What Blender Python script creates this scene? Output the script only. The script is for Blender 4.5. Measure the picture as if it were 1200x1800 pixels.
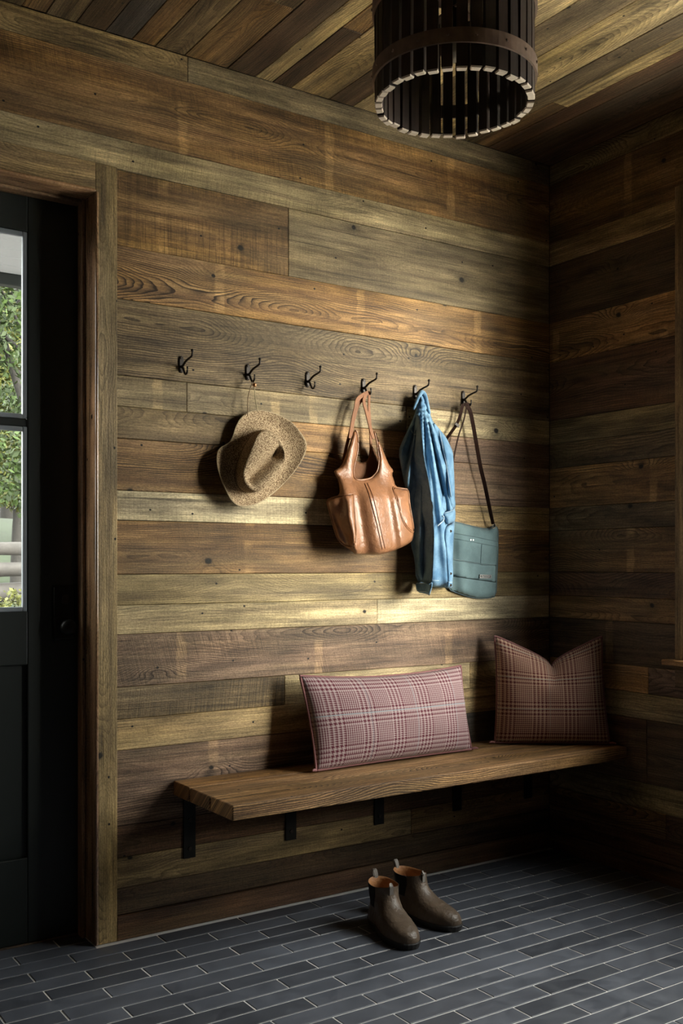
import bpy, bmesh, math, random
import numpy as np
from mathutils import Vector, Matrix
from mathutils.geometry import delaunay_2d_cdt

for o in list(bpy.data.objects):
    bpy.data.objects.remove(o, do_unlink=True)
random.seed(7)
sc = bpy.context.scene
COL = sc.collection

# ------------------------------------------------------------------ camera
F_PX, CX, CY = 1788.0, 600.0, 990.0
CAM = Vector((-2.970, -2.934, 1.138))
YAW = math.radians(33.8)
cd = bpy.data.cameras.new('camera')
cd.sensor_fit = 'HORIZONTAL'
cd.sensor_width = 36.0
cd.lens = 36.0 * F_PX / 1200.0
cd.shift_y = (CY - 900.0) / 1200.0
cd.clip_start = 0.05
cd.clip_end = 400
cam = bpy.data.objects.new('camera', cd)
COL.objects.link(cam)
cam.location = CAM
cam.rotation_euler = (math.radians(90), 0, -YAW)
sc.camera = cam

# ------------------------------------------------------------------ light
SKY = 12.5
w = bpy.data.worlds.new('sky')
sc.world = w
w.use_nodes = True
wt = w.node_tree
wt.nodes.clear()
wo = wt.nodes.new('ShaderNodeOutputWorld')
wb = wt.nodes.new('ShaderNodeBackground')
wb.inputs['Color'].default_value = (1.0, 0.98, 0.94, 1)
wb.inputs['Strength'].default_value = SKY
wt.links.new(wb.outputs[0], wo.inputs[0])

sl = bpy.data.lights.new('sun', 'SUN'); sl.energy = 10.0; sl.angle = math.radians(26); sl.color = (1.0, 0.925, 0.80)
so_ = bpy.data.objects.new('sun', sl); COL.objects.link(so_)
so_.rotation_euler = Vector((.545, -.838, .14)).to_track_quat('Z', 'Y').to_euler()   # low hazy sun through the side window

def portal(name, loc, rot, sx, sy):
    l = bpy.data.lights.new(name, 'AREA')
    l.shape = 'RECTANGLE'
    l.size, l.size_y = sx, sy
    l.cycles.is_portal = True
    o = bpy.data.objects.new(name, l)
    COL.objects.link(o)
    o.location, o.rotation_euler = loc, rot

sc.cycles.max_bounces = 6
sc.cycles.diffuse_bounces = 3
sc.cycles.glossy_bounces = 3
sc.view_settings.view_transform = 'Standard'
sc.view_settings.look = 'None'
sc.view_settings.exposure = 0.12
sc.view_settings.gamma = 1.0
sc.view_settings.use_curve_mapping = False

# ------------------------------------------------------------------ object helpers
def add(name, me, mat=None, parent=None, label=None, cat=None, group=None, kind=None, loc=None, rot=None):
    o = bpy.data.objects.new(name, me)
    COL.objects.link(o)
    if mat is not None and me is not None and len(me.materials) == 0:
        me.materials.append(mat)
    if parent is not None:
        o.parent = parent
    if loc is not None:
        o.location = loc
    if rot is not None:
        o.rotation_euler = rot
    if label: o['label'] = label
    if cat: o['category'] = cat
    if group: o['group'] = group
    if kind: o['kind'] = kind
    return o

def mesh(name, verts, faces, smooth=False):
    me = bpy.data.meshes.new(name)
    me.from_pydata([tuple(v) for v in verts], [], [tuple(f) for f in faces])
    if smooth:
        me.polygons.foreach_set('use_smooth', [True] * len(me.polygons))
    me.update()
    return me

def fix_normals(me):
    bm = bmesh.new(); bm.from_mesh(me)
    bmesh.ops.recalc_face_normals(bm, faces=bm.faces)
    bm.to_mesh(me); bm.free()
    return me

class MB:
    """collects pieces of ONE part into a mesh"""
    def __init__(s): s.v, s.f = [], []
    def addm(s, v, f):
        n = len(s.v); s.v += [tuple(p) for p in v]; s.f += [tuple(i + n for i in q) for q in f]
        return s
    def box(s, a, b):
        x0, y0, z0 = [min(p, q) for p, q in zip(a, b)]; x1, y1, z1 = [max(p, q) for p, q in zip(a, b)]
        v = [(x0,y0,z0),(x1,y0,z0),(x1,y1,z0),(x0,y1,z0),(x0,y0,z1),(x1,y0,z1),(x1,y1,z1),(x0,y1,z1)]
        return s.addm(v, [(0,3,2,1),(4,5,6,7),(0,1,5,4),(1,2,6,5),(2,3,7,6),(3,0,4,7)])
    def mesh(s, name, smooth=False): return mesh(name, s.v, s.f, smooth)

def bev_box(name, a, b, c=0.003, seg=2):
    """box with rounded edges"""
    bm = bmesh.new()
    bmesh.ops.create_cube(bm, size=1.0)
    a, b = Vector(a), Vector(b)
    ctr, d = (a + b) / 2, b - a
    for v in bm.verts:
        v.co = Vector((v.co.x * d.x, v.co.y * d.y, v.co.z * d.z)) + ctr
    bmesh.ops.recalc_face_normals(bm, faces=bm.faces)
    bmesh.ops.bevel(bm, geom=list(bm.edges), offset=c, segments=seg, affect='EDGES', profile=0.5)
    me = bpy.data.meshes.new(name); bm.to_mesh(me); bm.free()
    return me

def smooth_path(pts, n):
    """Catmull-Rom resample"""
    P = [Vector(p) for p in pts]
    P = [P[0] * 2 - P[1]] + P + [P[-1] * 2 - P[-2]]
    out = []
    m = len(P) - 3
    for i in range(n):
        t = i / (n - 1) * m
        k = min(int(t), m - 1); u = t - k
        a, b, c, d = P[k:k + 4]
        out.append(0.5 * ((2 * b) + (c - a) * u + (2 * a - 5 * b + 4 * c - d) * u * u + (3 * b - a - 3 * c + d) * u ** 3))
    return out

def sweep(pts, sect, closed=False, up=(0, 0, 1), cap=True, scale=None, ups=None):
    """sweep a 2D section (list of (a,b)) along pts; returns verts, faces"""
    P = [Vector(p) for p in pts]; n = len(P); m = len(sect)
    v, f = [], []
    for i, p in enumerate(P):
        t = (P[(i + 1) % n] - P[i - 1]) if closed else (P[min(i + 1, n - 1)] - P[max(i - 1, 0)])
        t.normalize()
        u = Vector(ups[i] if ups else up)
        a = t.cross(u)
        if a.length < 1e-5: a = t.cross(Vector((1, 0.3, 0.1)))
        a.normalize(); b = a.cross(t).normalized()
        k = scale[i] if scale else 1.0
        for (x, y) in sect:
            if isinstance(k, tuple): v.append(p + a * x * k[0] + b * y * k[1])
            else: v.append(p + a * x * k + b * y * k)
    for i in range(n if closed else n - 1):
        for j in range(m):
            q = (i + 1) % n
            f.append((i * m + j, i * m + (j + 1) % m, q * m + (j + 1) % m, q * m + j))
    if cap and not closed:
        f.append(tuple(range(m))[::-1]); f.append(tuple((n - 1) * m + j for j in range(m)))
    return v, f

def circ(r, n=8): return [(r * math.cos(2 * math.pi * i / n), r * math.sin(2 * math.pi * i / n)) for i in range(n)]
def flat(wd, th): return [(-wd/2, -th/2), (wd/2, -th/2), (wd/2, th/2), (-wd/2, th/2)]

def tube(name, pts, r, n=8, closed=False, res=None, scale=None):
    if res: pts = smooth_path(pts, res)
    v, f = sweep(pts, circ(r, n), closed, scale=scale)
    return mesh(name, v, f, True)

def ribbon(name, pts, wd, th, res=None, up=(0, 1, 0), scale=None):
    if res: pts = smooth_path(pts, res)
    v, f = sweep(pts, flat(wd, th), up=up, scale=scale)
    return mesh(name, v, f)

# ------------------------------------------------------------------ node helpers
class NT:
    def __init__(s, name):
        s.m = bpy.data.materials.new(name); s.m.use_nodes = True
        s.t = s.m.node_tree; s.t.nodes.clear()
        s.out = s.n('OutputMaterial'); s.b = s.n('BsdfPrincipled')
        s.l(s.b.outputs[0], s.out.inputs[0])
    def n(s, k, **kw):
        x = s.t.nodes.new('ShaderNode' + k)
        for a, b in kw.items(): setattr(x, a, b)
        return x
    def l(s, a, b): s.t.links.new(a, b)
    def put(s, sock, val):
        if hasattr(val, 'is_linked'): s.l(val, sock)
        else: sock.default_value = val[:3] if (sock.type == 'VECTOR' and hasattr(val, '__len__')) else val
    def math(s, op, a, b=None, c=None, clamp=False):
        x = s.n('Math', operation=op, use_clamp=clamp)
        s.put(x.inputs[0], a)
        if b is not None: s.put(x.inputs[1], b)
        if c is not None: s.put(x.inputs[2], c)
        return x.outputs[0]
    def add(s, a, b): return s.math('ADD', a, b)
    def sub(s, a, b): return s.math('SUBTRACT', a, b)
    def mul(s, a, b): return s.math('MULTIPLY', a, b)
    def vec(s, x, y, z=0.0):
        c = s.n('CombineXYZ')
        s.put(c.inputs[0], x); s.put(c.inputs[1], y); s.put(c.inputs[2], z)
        return c.outputs[0]
    def noise(s, vec, scale=1.0, detail=2.0, rough=0.5, dist=0.0):
        x = s.n('TexNoise'); s.put(x.inputs['Vector'], vec)
        x.inputs['Scale'].default_value = scale; x.inputs['Detail'].default_value = detail
        x.inputs['Roughness'].default_value = rough; x.inputs['Distortion'].default_value = dist
        return x.outputs['Fac']
    def ramp(s, a, lo, hi, tolo=0.0, tohi=1.0, smooth=True):
        x = s.n('MapRange', interpolation_type='SMOOTHSTEP' if smooth else 'LINEAR')
        s.put(x.inputs[0], a)
        for i, q in enumerate((lo, hi, tolo, tohi)): s.put(x.inputs[1 + i], q)
        return x.outputs[0]
    def mix(s, f, a, b, mode='MIX'):
        x = s.n('Mix', data_type='RGBA', blend_type=mode)
        s.put(x.inputs[0], f); s.put(x.inputs[6], a); s.put(x.inputs[7], b)
        return x.outputs[2]
    def scalec(s, c, f):
        x = s.n('VectorMath', operation='SCALE'); s.put(x.inputs[0], c); s.put(x.inputs[3], f)
        return x.outputs[0]
    def bump(s, h, strength=0.5, dist=0.002):
        x = s.n('Bump'); s.put(x.inputs['Height'], h)
        x.inputs['Strength'].default_value = strength; x.inputs['Distance'].default_value = dist
        s.l(x.outputs[0], s.b.inputs['Normal'])
    def set(s, **kw):
        for k, val in kw.items():
            s.put(s.b.inputs[{'col': 'Base Color', 'rough': 'Roughness', 'metal': 'Metallic', 'spec': 'Specular IOR Level',
                              'sheen': 'Sheen Weight', 'coat': 'Coat Weight'}[k]], val)
        return s.m
    def obj(s):
        tc = s.n('TexCoord'); sp = s.n('SeparateXYZ'); s.l(tc.outputs['Object'], sp.inputs[0])
        return tc.outputs['Object'], sp.outputs
    def uv(s):
        tc = s.n('TexCoord'); sp = s.n('SeparateXYZ'); s.l(tc.outputs['UV'], sp.inputs[0])
        return tc.outputs['UV'], sp.outputs
    def info(s): return s.n('ObjectInfo')
    def prop(s, name):
        a = s.n('Attribute', attribute_type='OBJECT', attribute_name=name)
        return a

def C4(r, g, b): return (r, g, b, 1.0)

# ------------------------------------------------------------------ materials
def wood_material(name='reclaimed_wood', rough=0.62, spec=0.28, relief=0.7):
    """weathered board: local x along the grain, local z across; colour from object colour, (ring, saw, knot) from obj['wood'], old batten marks from obj['marks']"""
    s = NT(name)
    u0, _y, vz = s.obj()[1][:3]
    v = s.add(vz, _y)
    inf = s.info(); r = inf.outputs['Random']; base = inf.outputs['Color']
    wp = s.n('SeparateXYZ'); s.l(s.prop('wood').outputs['Vector'], wp.inputs[0])
    ringp, sawp, knotp = wp.outputs[:3]
    gp = s.n('SeparateXYZ'); s.l(s.prop('marks').outputs['Vector'], gp.inputs[0])
    r2 = s.math('FRACT', s.mul(r, 7.13)); r3 = s.math('FRACT', s.mul(r, 23.7))
    U = s.add(u0, s.mul(r, 57.3))
    z1 = s.mul(r, 31.0)
    low = s.noise(s.vec(s.mul(U, 1.3), s.mul(v, 7.0), z1), 1, 2)
    # knots
    vy = s.add(s.mul(v, 6.5), s.mul(r2, 19.0)); vx = s.mul(U, 1.9)
    vo = s.n('TexVoronoi', voronoi_dimensions='2D', feature='F1'); s.l(s.vec(vx, vy), vo.inputs['Vector'])
    vo.inputs['Scale'].default_value = 1.0; vo.inputs['Randomness'].default_value = 0.9
    ps = s.n('SeparateXYZ'); s.l(vo.outputs['Position'], ps.inputs[0])
    cs = s.n('SeparateColor'); s.l(vo.outputs['Color'], cs.inputs[0])
    on = s.math('LESS_THAN', cs.outputs[0], knotp)
    du = s.math('DIVIDE', s.sub(vx, ps.outputs[0]), 1.9); dv = s.math('DIVIDE', s.sub(vy, ps.outputs[1]), 6.5)
    wob = s.mul(s.sub(s.noise(s.vec(s.mul(U, 60.0), s.mul(v, 60.0), z1), 1, 1), 0.5), 0.008)
    dp = s.add(s.math('SQRT', s.add(s.mul(du, du), s.mul(s.mul(dv, dv), 1.5))), wob)
    duf = s.mul(du, 0.42)
    df = s.math('SQRT', s.add(s.mul(duf, duf), s.mul(dv, dv)))
    ksz = s.add(0.006, s.mul(cs.outputs[1], 0.011))
    core = s.mul(s.math('SUBTRACT', 1.0, s.math('DIVIDE', dp, ksz), clamp=True), on)
    core = s.ramp(core, 0.0, 0.55)
    halo = s.mul(s.ramp(dp, 0.010, 0.045, 1.0, 0.0), on)
    flow = s.mul(s.math('EXPONENT', s.mul(s.math('POWER', s.math('DIVIDE', df, 0.034), 2.0), -1.0)), on)
    # growth rings of a flat-sawn board
    v0 = s.mul(s.sub(r2, 0.5), 0.16)
    nh = s.noise(s.vec(s.mul(U, 1.15), s.mul(r, 77.0), 0.0), 1, 1.5)
    h = s.mul(s.sub(nh, 0.5), 0.42)
    dvv = s.sub(v, v0)
    R = s.math('SQRT', s.add(s.add(s.mul(dvv, dvv), s.mul(h, h)), 0.0002))
    wig = s.mul(s.sub(s.noise(s.vec(s.mul(U, 9.0), s.mul(v, 40.0), z1), 1, 1), 0.5), 1.5)
    wig2 = s.mul(s.sub(s.noise(s.vec(s.mul(U, 2.6), s.mul(v, 11.0), z1), 1, 2), 0.5), 3.4)
    ph = s.add(s.add(s.mul(R, s.add(115.0, s.mul(r3, 70.0))), s.add(wig, wig2)), s.mul(flow, 6.0))
    fr = s.math('FRACT', ph)
    ring = s.mul(s.math('POWER', fr, 2.6), s.ramp(fr, 0.93, 1.0, 1.0, 0.0))
    figure = s.ramp(s.noise(s.vec(s.mul(U, 1.6), s.mul(v, 9.0), s.add(z1, 5.0)), 1, 2), 0.36, 0.66)
    ring = s.mul(s.mul(ring, ringp), s.add(0.25, s.mul(figure, 0.95)))
    # fibres, streaks, saw marks, blotches
    fib = s.noise(s.vec(s.mul(U, 7.0), s.mul(v, 330.0), z1), 1, 2, 0.65)
    streak = s.noise(s.vec(s.mul(U, 1.4), s.mul(v, 42.0), s.add(z1, 9.0)), 1, 2, 0.6)
    sawn = s.noise(s.vec(s.add(s.mul(U, 240.0), s.mul(v, s.mul(s.sub(r3, 0.5), 120.0))), s.mul(v, 5.0), z1), 1, 2, 0.7)
    sawm = s.mul(s.ramp(low, 0.38, 0.62), sawp)
    speck = s.noise(s.vec(s.mul(U, 130.0), s.mul(v, 260.0), z1), 1, 1, 0.8)
    blot = s.noise(s.vec(s.mul(U, 3.2), s.mul(v, 14.0), s.add(z1, 3.0)), 1, 3, 0.62)
    stain = s.ramp(s.noise(s.vec(s.mul(U, 2.0), s.mul(v, 24.0), s.add(z1, 15.0)), 1, 2, 0.6), 0.60, 0.76)
    # old batten marks
    gmask = None
    edge = s.mul(s.sub(s.noise(s.vec(s.mul(u0, 30.0), s.mul(v, 30.0), z1), 1, 1), 0.5), 0.016)
    for k in range(3):
        d = s.math('ABSOLUTE', s.add(s.sub(u0, gp.outputs[k]), edge))
        g = s.ramp(d, 0.013, 0.021, 1.0, 0.0)
        gmask = g if gmask is None else s.math('MAXIMUM', gmask, g)
    gmask = s.mul(gmask, s.ramp(s.noise(s.vec(s.mul(u0, 9.0), s.mul(v, 13.0), z1), 1, 1), 0.36, 0.60, 0.05, 1.0))
    # nail holes
    nv = s.n('TexVoronoi', voronoi_dimensions='2D', feature='F1'); s.l(s.vec(s.mul(U, 7.0), s.add(s.mul(v, 9.0), s.mul(r3, 30.0))), nv.inputs['Vector'])
    nv.inputs['Scale'].default_value = 1.0
    nc = s.n('SeparateColor'); s.l(nv.outputs['Color'], nc.inputs[0])
    nail = s.mul(s.ramp(nv.outputs['Distance'], 0.022, 0.034, 1.0, 0.0), s.math('GREATER_THAN', nc.outputs[0], 0.84))
    # colour
    c = s.scalec(base, s.ramp(blot, 0.30, 0.72, 0.42, 1.6, False))
    wthr = s.ramp(s.noise(s.vec(s.mul(U, 2.1), s.mul(v, 8.0), s.add(z1, 40.0)), 1, 2, 0.6), 0.42, 0.66)
    c = s.mix(s.mul(wthr, 0.5), c, s.scalec(s.mix(0.6, base, C4(0.21, 0.16, 0.09)), 0.72))
    hsv = s.n('HueSaturation'); s.put(hsv.inputs['Color'], c)
    s.put(hsv.inputs['Saturation'], s.add(0.84, s.mul(low, 0.36)))
    s.put(hsv.inputs['Hue'], s.add(0.488, s.mul(streak, 0.022)))
    c = hsv.outputs[0]
    c = s.scalec(c, s.ramp(streak, 0.25, 0.75, 0.55, 1.4, False))
    c = s.mix(s.mul(gmask, 0.85), c, s.mix(0.3, s.scalec(c, 1.85), C4(0.42, 0.27, 0.11)))
    c = s.scalec(c, s.ramp(fib, 0.25, 0.75, 0.60, 1.36, False))
    c = s.scalec(c, s.ramp(speck, 0.25, 0.75, 0.70, 1.28, False))
    c = s.mix(s.mul(sawm, s.ramp(sawn, 0.42, 0.64, 0.0, 0.8)), c, s.scalec(c, 0.45))
    c = s.mix(s.math('MINIMUM', s.mul(ring, 1.55), 1.0), c, s.mix(0.55, s.scalec(c, 0.2), C4(0.030, 0.016, 0.008)))
    c = s.mix(s.mul(stain, 0.55), c, s.scalec(c, 0.36))
    chk = s.ramp(s.noise(s.vec(s.mul(U, 1.0), s.mul(v, 75.0), s.add(z1, 60.0)), 1, 2, 0.6), 0.64, 0.72)
    c = s.mix(s.mul(chk, 0.7), c, s.scalec(c, 0.28))
    rdg = s.ramp(s.noise(s.vec(s.mul(U, 2.6), s.mul(v, 120.0), s.add(z1, 70.0)), 1, 2, 0.65), 0.58, 0.72)
    c = s.mix(s.mul(rdg, 0.6), c, s.scalec(c, 1.6))
    c = s.mix(s.mul(halo, 0.45), c, s.scalec(c, 0.5))
    c = s.mix(core, c, C4(0.012, 0.009, 0.006))
    c = s.mix(nail, c, C4(0.008, 0.007, 0.006))
    s.set(col=c, rough=rough, spec=spec)
    hgt = s.add(s.add(s.mul(fib, 0.8), s.mul(speck, 0.4)), s.mul(s.mul(sawn, sawp), 0.6))
    s.bump(hgt, relief, 0.0028)
    return s.m

WOOD = wood_material()
VARNISHED = wood_material('varnished_trim_wood', 0.14, 1.0, 0.04)

def plain(name, col, rough=0.5, metal=0.0, spec=0.5, var=0.0, scale=30.0, bump=0.0, bdist=0.001):
    s = NT(name)
    c = C4(*col)
    if var or bump:
        v, _ = s.obj()
        n = s.noise(v, scale, 4, 0.6)
        if var: c = s.scalec(c, s.add(1 - var, s.mul(n, 2 * var)))
        if bump: s.bump(n, bump, bdist)
    return s.set(col=c, rough=rough, metal=metal, spec=spec)

DARK_PAINT = plain('dark_green_door_paint', (0.012, 0.016, 0.014), 0.42, var=0.1, scale=12)
BEAD_SKYLIT = plain('skylit_glazing_bead', (0.26, 0.29, 0.32), 0.35)  # sky light on the beads is put into this paler colour
BLACK_IRON = plain('black_iron', (0.012, 0.011, 0.010), 0.45, 0.6, var=0.3, bump=0.2)
OLD_IRON = plain('rusted_hoop_iron', (0.19, 0.125, 0.09), 0.55, 0.2, var=0.4, scale=45, bump=0.35)
HOOK_IRON = plain('bronzed_hook_iron', (0.020, 0.013, 0.009), 0.5, 0.4, var=0.3)
BRASS = plain('dull_metal_fitting', (0.42, 0.37, 0.30), 0.32, 0.9)
STEEL = plain('steel', (0.55, 0.55, 0.55), 0.28, 1.0)
GROUT = plain('pale_grout', (0.74, 0.72, 0.70), 0.85, var=0.12, scale=20)
WALLBOARD = plain('dark_wall_backing', (0.022, 0.015, 0.010), 0.9)
WHITE_PAINT = plain('white_soffit_paint', (0.55, 0.56, 0.56), 0.6)
BOUNCE_PALE = plain('pale_bounce_surface', (0.80, 0.77, 0.71), 0.85, var=0.15, scale=3)  # very pale so the unseen ground bounces daylight onto the ceiling
GRAVEL = plain('gravel', (0.055, 0.052, 0.047), 0.95, var=0.45, scale=9, bump=0.6, bdist=0.02)
LAWN = plain('lawn_grass', (0.022, 0.036, 0.010), 0.9, var=0.5, scale=3, bump=0.6, bdist=0.03)
LOGW = plain('weathered_grey_log', (0.055, 0.050, 0.044), 0.85, var=0.5, scale=7, bump=0.5, bdist=0.02)
BARK = plain('grey_bark', (0.032, 0.029, 0.025), 0.9, var=0.5, scale=12, bump=0.7, bdist=0.02)

def leaf_mat(name, c):
    s = NT(name); inf = s.info()
    g = s.n('NewGeometry')
    c1 = s.scalec(C4(*c), s.add(0.45, s.mul(g.outputs['Random Per Island'], 1.2)))
    s.set(col=c1, rough=0.55, spec=0.3)
    return s.m
LEAF_A = leaf_mat('leaf_green', (0.030, 0.050, 0.011))
LEAF_B = leaf_mat('leaf_yellow_green', (0.070, 0.075, 0.015))
LEAF_C = leaf_mat('leaf_blue_green', (0.018, 0.036, 0.020))

def glass_mat(name='clear_window_glass', tint=(0.96, 0.98, 0.97)):
    s = NT(name)
    s.t.nodes.remove(s.b)
    t = s.n('BsdfTransparent'); t.inputs[0].default_value = C4(*tint)
    g = s.n('BsdfGlossy'); g.inputs['Roughness'].default_value = 0.02
    lw = s.n('LayerWeight'); lw.inputs[0].default_value = 0.5
    fz = s.add(0.025, s.mul(s.math('POWER', lw.outputs['Facing'], 4.0), 0.7))
    m = s.n('MixShader'); s.l(fz, m.inputs[0]); s.l(t.outputs[0], m.inputs[1]); s.l(g.outputs[0], m.inputs[2])
    s.l(m.outputs[0], s.out.inputs[0])
    return s.m
GLASS = glass_mat()
DIMMING_GLASS = glass_mat('outdoor_dimming_glass', (0.84, 0.86, 0.86))  # grey tint added to dim the view outdoors

def slate_mat():
    s = NT('charcoal_slate_tile')
    v, _ = s.obj(); inf = s.info()
    off = s.n('VectorMath', operation='ADD'); s.l(v, off.inputs[0]); s.l(s.vec(s.mul(inf.outputs['Random'], 41.0), s.mul(inf.outputs['Random'], 17.0)), off.inputs[1])
    n1 = s.noise(off.outputs[0], 9, 5, 0.65, 0.6); n2 = s.noise(off.outputs[0], 60, 4, 0.6)
    f = s.mul(s.add(0.55, s.mul(inf.outputs['Random'], 0.55)), s.add(0.5, s.mul(n1, 1.0)))
    c = s.scalec(C4(0.100, 0.110, 0.135), f)
    s.bump(s.add(n1, s.mul(n2, 0.5)), 0.35, 0.0012)
    return s.set(col=c, rough=s.ramp(n1, 0.3, 0.7, 0.34, 0.56), spec=0.5)
SLATE = slate_mat()

def leather_mat(name, c, rough=0.36, wr=1.0, var=0.9, spec=0.5):
    s = NT(name); v, _ = s.obj()
    n1 = s.noise(v, 14, 4, 0.6, 0.4); n2 = s.noise(v, 420, 2, 0.6); n3 = s.noise(v, 45, 3, 0.55, 0.8)
    col = s.scalec(C4(*c), s.add(1.0 - var * 0.5, s.mul(n1, var)))
    s.bump(s.add(s.mul(n2, 0.25), s.add(s.mul(n3, 1.1 * wr), s.mul(n1, 1.5 * wr))), 0.55, 0.004)
    return s.set(col=col, rough=rough, spec=spec)
TAN_LEATHER = leather_mat('tan_leather', (0.265, 0.122, 0.060), 0.30, 1.0, 1.3)
INNER_LEATHER = leather_mat('bag_lining_leather', (0.13, 0.058, 0.027), 0.7, spec=0.15)
STRAP_LEATHER = leather_mat('dark_brown_leather_strap', (0.026, 0.011, 0.007), 0.7, spec=0.12)
BOOT_LEATHER = leather_mat('worn_brown_boot_leather', (0.120, 0.084, 0.057), 0.42, 1.2, 1.5)
HANDLE_LEATHER = leather_mat('brown_leather_handle', (0.24, 0.105, 0.05), 0.6, spec=0.2)
BOOT_LINING = leather_mat('tan_boot_lining', (0.36, 0.16, 0.055), 0.6)
BOOT_ELASTIC = plain('black_boot_elastic', (0.010, 0.009, 0.009), 0.8, var=0.3, scale=300, bump=0.5)
BOOT_SOLE = plain('dark_rubber_sole', (0.018, 0.016, 0.015), 0.6, var=0.2)
BOOT_TAB = plain('grey_webbing_tab', (0.30, 0.27, 0.24), 0.8, var=0.3, scale=200, bump=0.3)

def cloth_mat(name, c, c2, fade=0.5, rough=0.85, weave=900.0):
    s = NT(name); v, (x, y, z) = s.obj()
    n1 = s.noise(v, 16, 4, 0.6); n2 = s.noise(v, 420, 3, 0.7)
    tw = s.math('SINE', s.add(s.mul(x, weave * 2.2), s.mul(z, weave * 2.2)))
    col = s.mix(s.ramp(n1, 0.35, 0.65), C4(*c), C4(*c2))
    col = s.scalec(col, s.add(1 - fade * 0.6, s.mul(n2, fade * 1.2)))
    s.bump(s.add(s.mul(tw, 0.3), s.add(n2, s.mul(n1, 1.2))), 0.4, 0.0018)
    return s.set(col=col, rough=rough, spec=0.15, sheen=0.12)
DENIM = cloth_mat('faded_blue_denim', (0.080, 0.170, 0.285), (0.175, 0.305, 0.435), 0.6)
DENIM_D = cloth_mat('denim_seam_thread', (0.42, 0.50, 0.56), (0.32, 0.42, 0.50))
CANVAS = cloth_mat('blue_grey_waxed_canvas', (0.095, 0.150, 0.165), (0.13, 0.20, 0.215), 0.4, 0.6)
CANVAS_D = cloth_mat('canvas_seam', (0.07, 0.11, 0.13), (0.09, 0.14, 0.155), 0.4, 0.7)

def hat_mat():
    s = NT('speckled_straw_felt'); v, _ = s.obj()
    n1 = s.noise(v, 330, 2, 0.6); n2 = s.noise(v, 12, 3, 0.5)
    vo = s.n('TexVoronoi'); s.l(v, vo.inputs['Vector']); vo.inputs['Scale'].default_value = 330
    k = s.ramp(s.add(s.mul(n1, 0.7), s.mul(vo.outputs['Distance'], 0.45)), 0.45, 0.68)
    c = s.mix(k, C4(0.115, 0.065, 0.032), C4(0.49, 0.365, 0.225))
    c = s.scalec(c, s.add(0.75, s.mul(n2, 0.5)))
    s.bump(k, 0.6, 0.0015)
    return s.set(col=c, rough=0.85, spec=0.2)
HAT = hat_mat()

def plaid_mat(name, dark, mid, light, line, seed=0.0, per=0.4, off=4.83):
    """glen check woven from two sets of threads; UV in metres"""
    s = NT(name); uvv, (u, v, _z) = s.uv()
    def thread(t, off):
        t = s.add(t, off)
        band = s.math('FRACT', s.math('DIVIDE', t, 0.120))
        coarse = s.math('GREATER_THAN', s.math('FRACT', s.math('DIVIDE', t, 0.0150)), 0.5)
        fine = s.math('GREATER_THAN', s.math('FRACT', s.math('DIVIDE', t, 0.0075)), 0.52)
        sel = s.math('LESS_THAN', band, 0.5)
        return s.add(s.mul(sel, coarse), s.mul(s.sub(1.0, sel), fine))
    a, b = thread(u, 5.0 + seed), thread(v, 5.03 + seed)
    tw = s.math('GREATER_THAN', s.math('FRACT', s.mul(s.add(u, v), 1 / 0.0075)), 0.5)
    k = s.add(s.mul(a, tw), s.mul(b, s.sub(1.0, tw)))
    k = s.add(s.mul(k, 0.6), s.mul(s.add(a, b), 0.2))
    nz = s.noise(uvv, 900, 2, 0.7)
    c = s.mix(s.math('MINIMUM', k, 1.0), C4(*light), C4(*dark))
    ln = s.math('LESS_THAN', s.math('ABSOLUTE', s.sub(s.math('FRACT', s.math('DIVIDE', s.add(v, off), per)), 0.5)), 0.0019 / per)
    ln2 = s.math('LESS_THAN', s.math('ABSOLUTE', s.sub(s.math('FRACT', s.math('DIVIDE', s.add(u, 5.0 + 0.08), 0.192)), 0.5)), 0.010)
    c = s.mix(s.mul(s.math('MAXIMUM', ln, s.mul(ln2, 0.4)), 0.55), c, C4(*line))
    c = s.scalec(c, s.add(0.7, s.mul(nz, 0.6)))
    s.bump(s.add(nz, s.mul(k, 0.4)), 0.45, 0.0012)
    return s.set(col=c, rough=0.9, spec=0.12, sheen=0.1)
PLAID = plaid_mat('maroon_glen_check_wool', (0.100, 0.022, 0.034), None, (0.37, 0.285, 0.285), (0.36, 0.47, 0.50))
PLAID2 = plaid_mat('brown_glen_check_wool', (0.105, 0.026, 0.026), None, (0.46, 0.30, 0.22), (0.38, 0.40, 0.34), 0.031, 0.12, 4.73)
PIPING = plain('maroon_piping', (0.20, 0.085, 0.085), 0.9, var=0.4, scale=260, bump=0.4)

def stave_mat():
    s = NT('aged_oak_stave'); v, (x, y, z) = s.obj(); inf = s.info()
    n = s.noise(s.vec(s.mul(x, 120.0), s.mul(y, 120.0), s.add(s.mul(z, 6.0), s.mul(inf.outputs['Random'], 50.0))), 1, 4, 0.6)
    c = s.scalec(C4(0.034, 0.020, 0.013), s.mul(s.add(0.5, s.mul(n, 1.0)), s.add(0.6, s.mul(inf.outputs['Random'], 0.8))))
    s.bump(n, 0.5, 0.001)
    return s.set(col=c, rough=0.6, spec=0.35)
STAVE = stave_mat()
STAVE_END = plain('pale_stave_end', (0.55, 0.46, 0.36), 0.8, var=0.3, scale=200)

# ================================================================== THE ROOM
CEIL = 2.735
XL, YF = -4.30, -4.30            # left and front wall planes (behind the camera)
T = 0.014                        # cladding board thickness
WT = 0.20                        # wall thickness behind the boards

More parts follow.
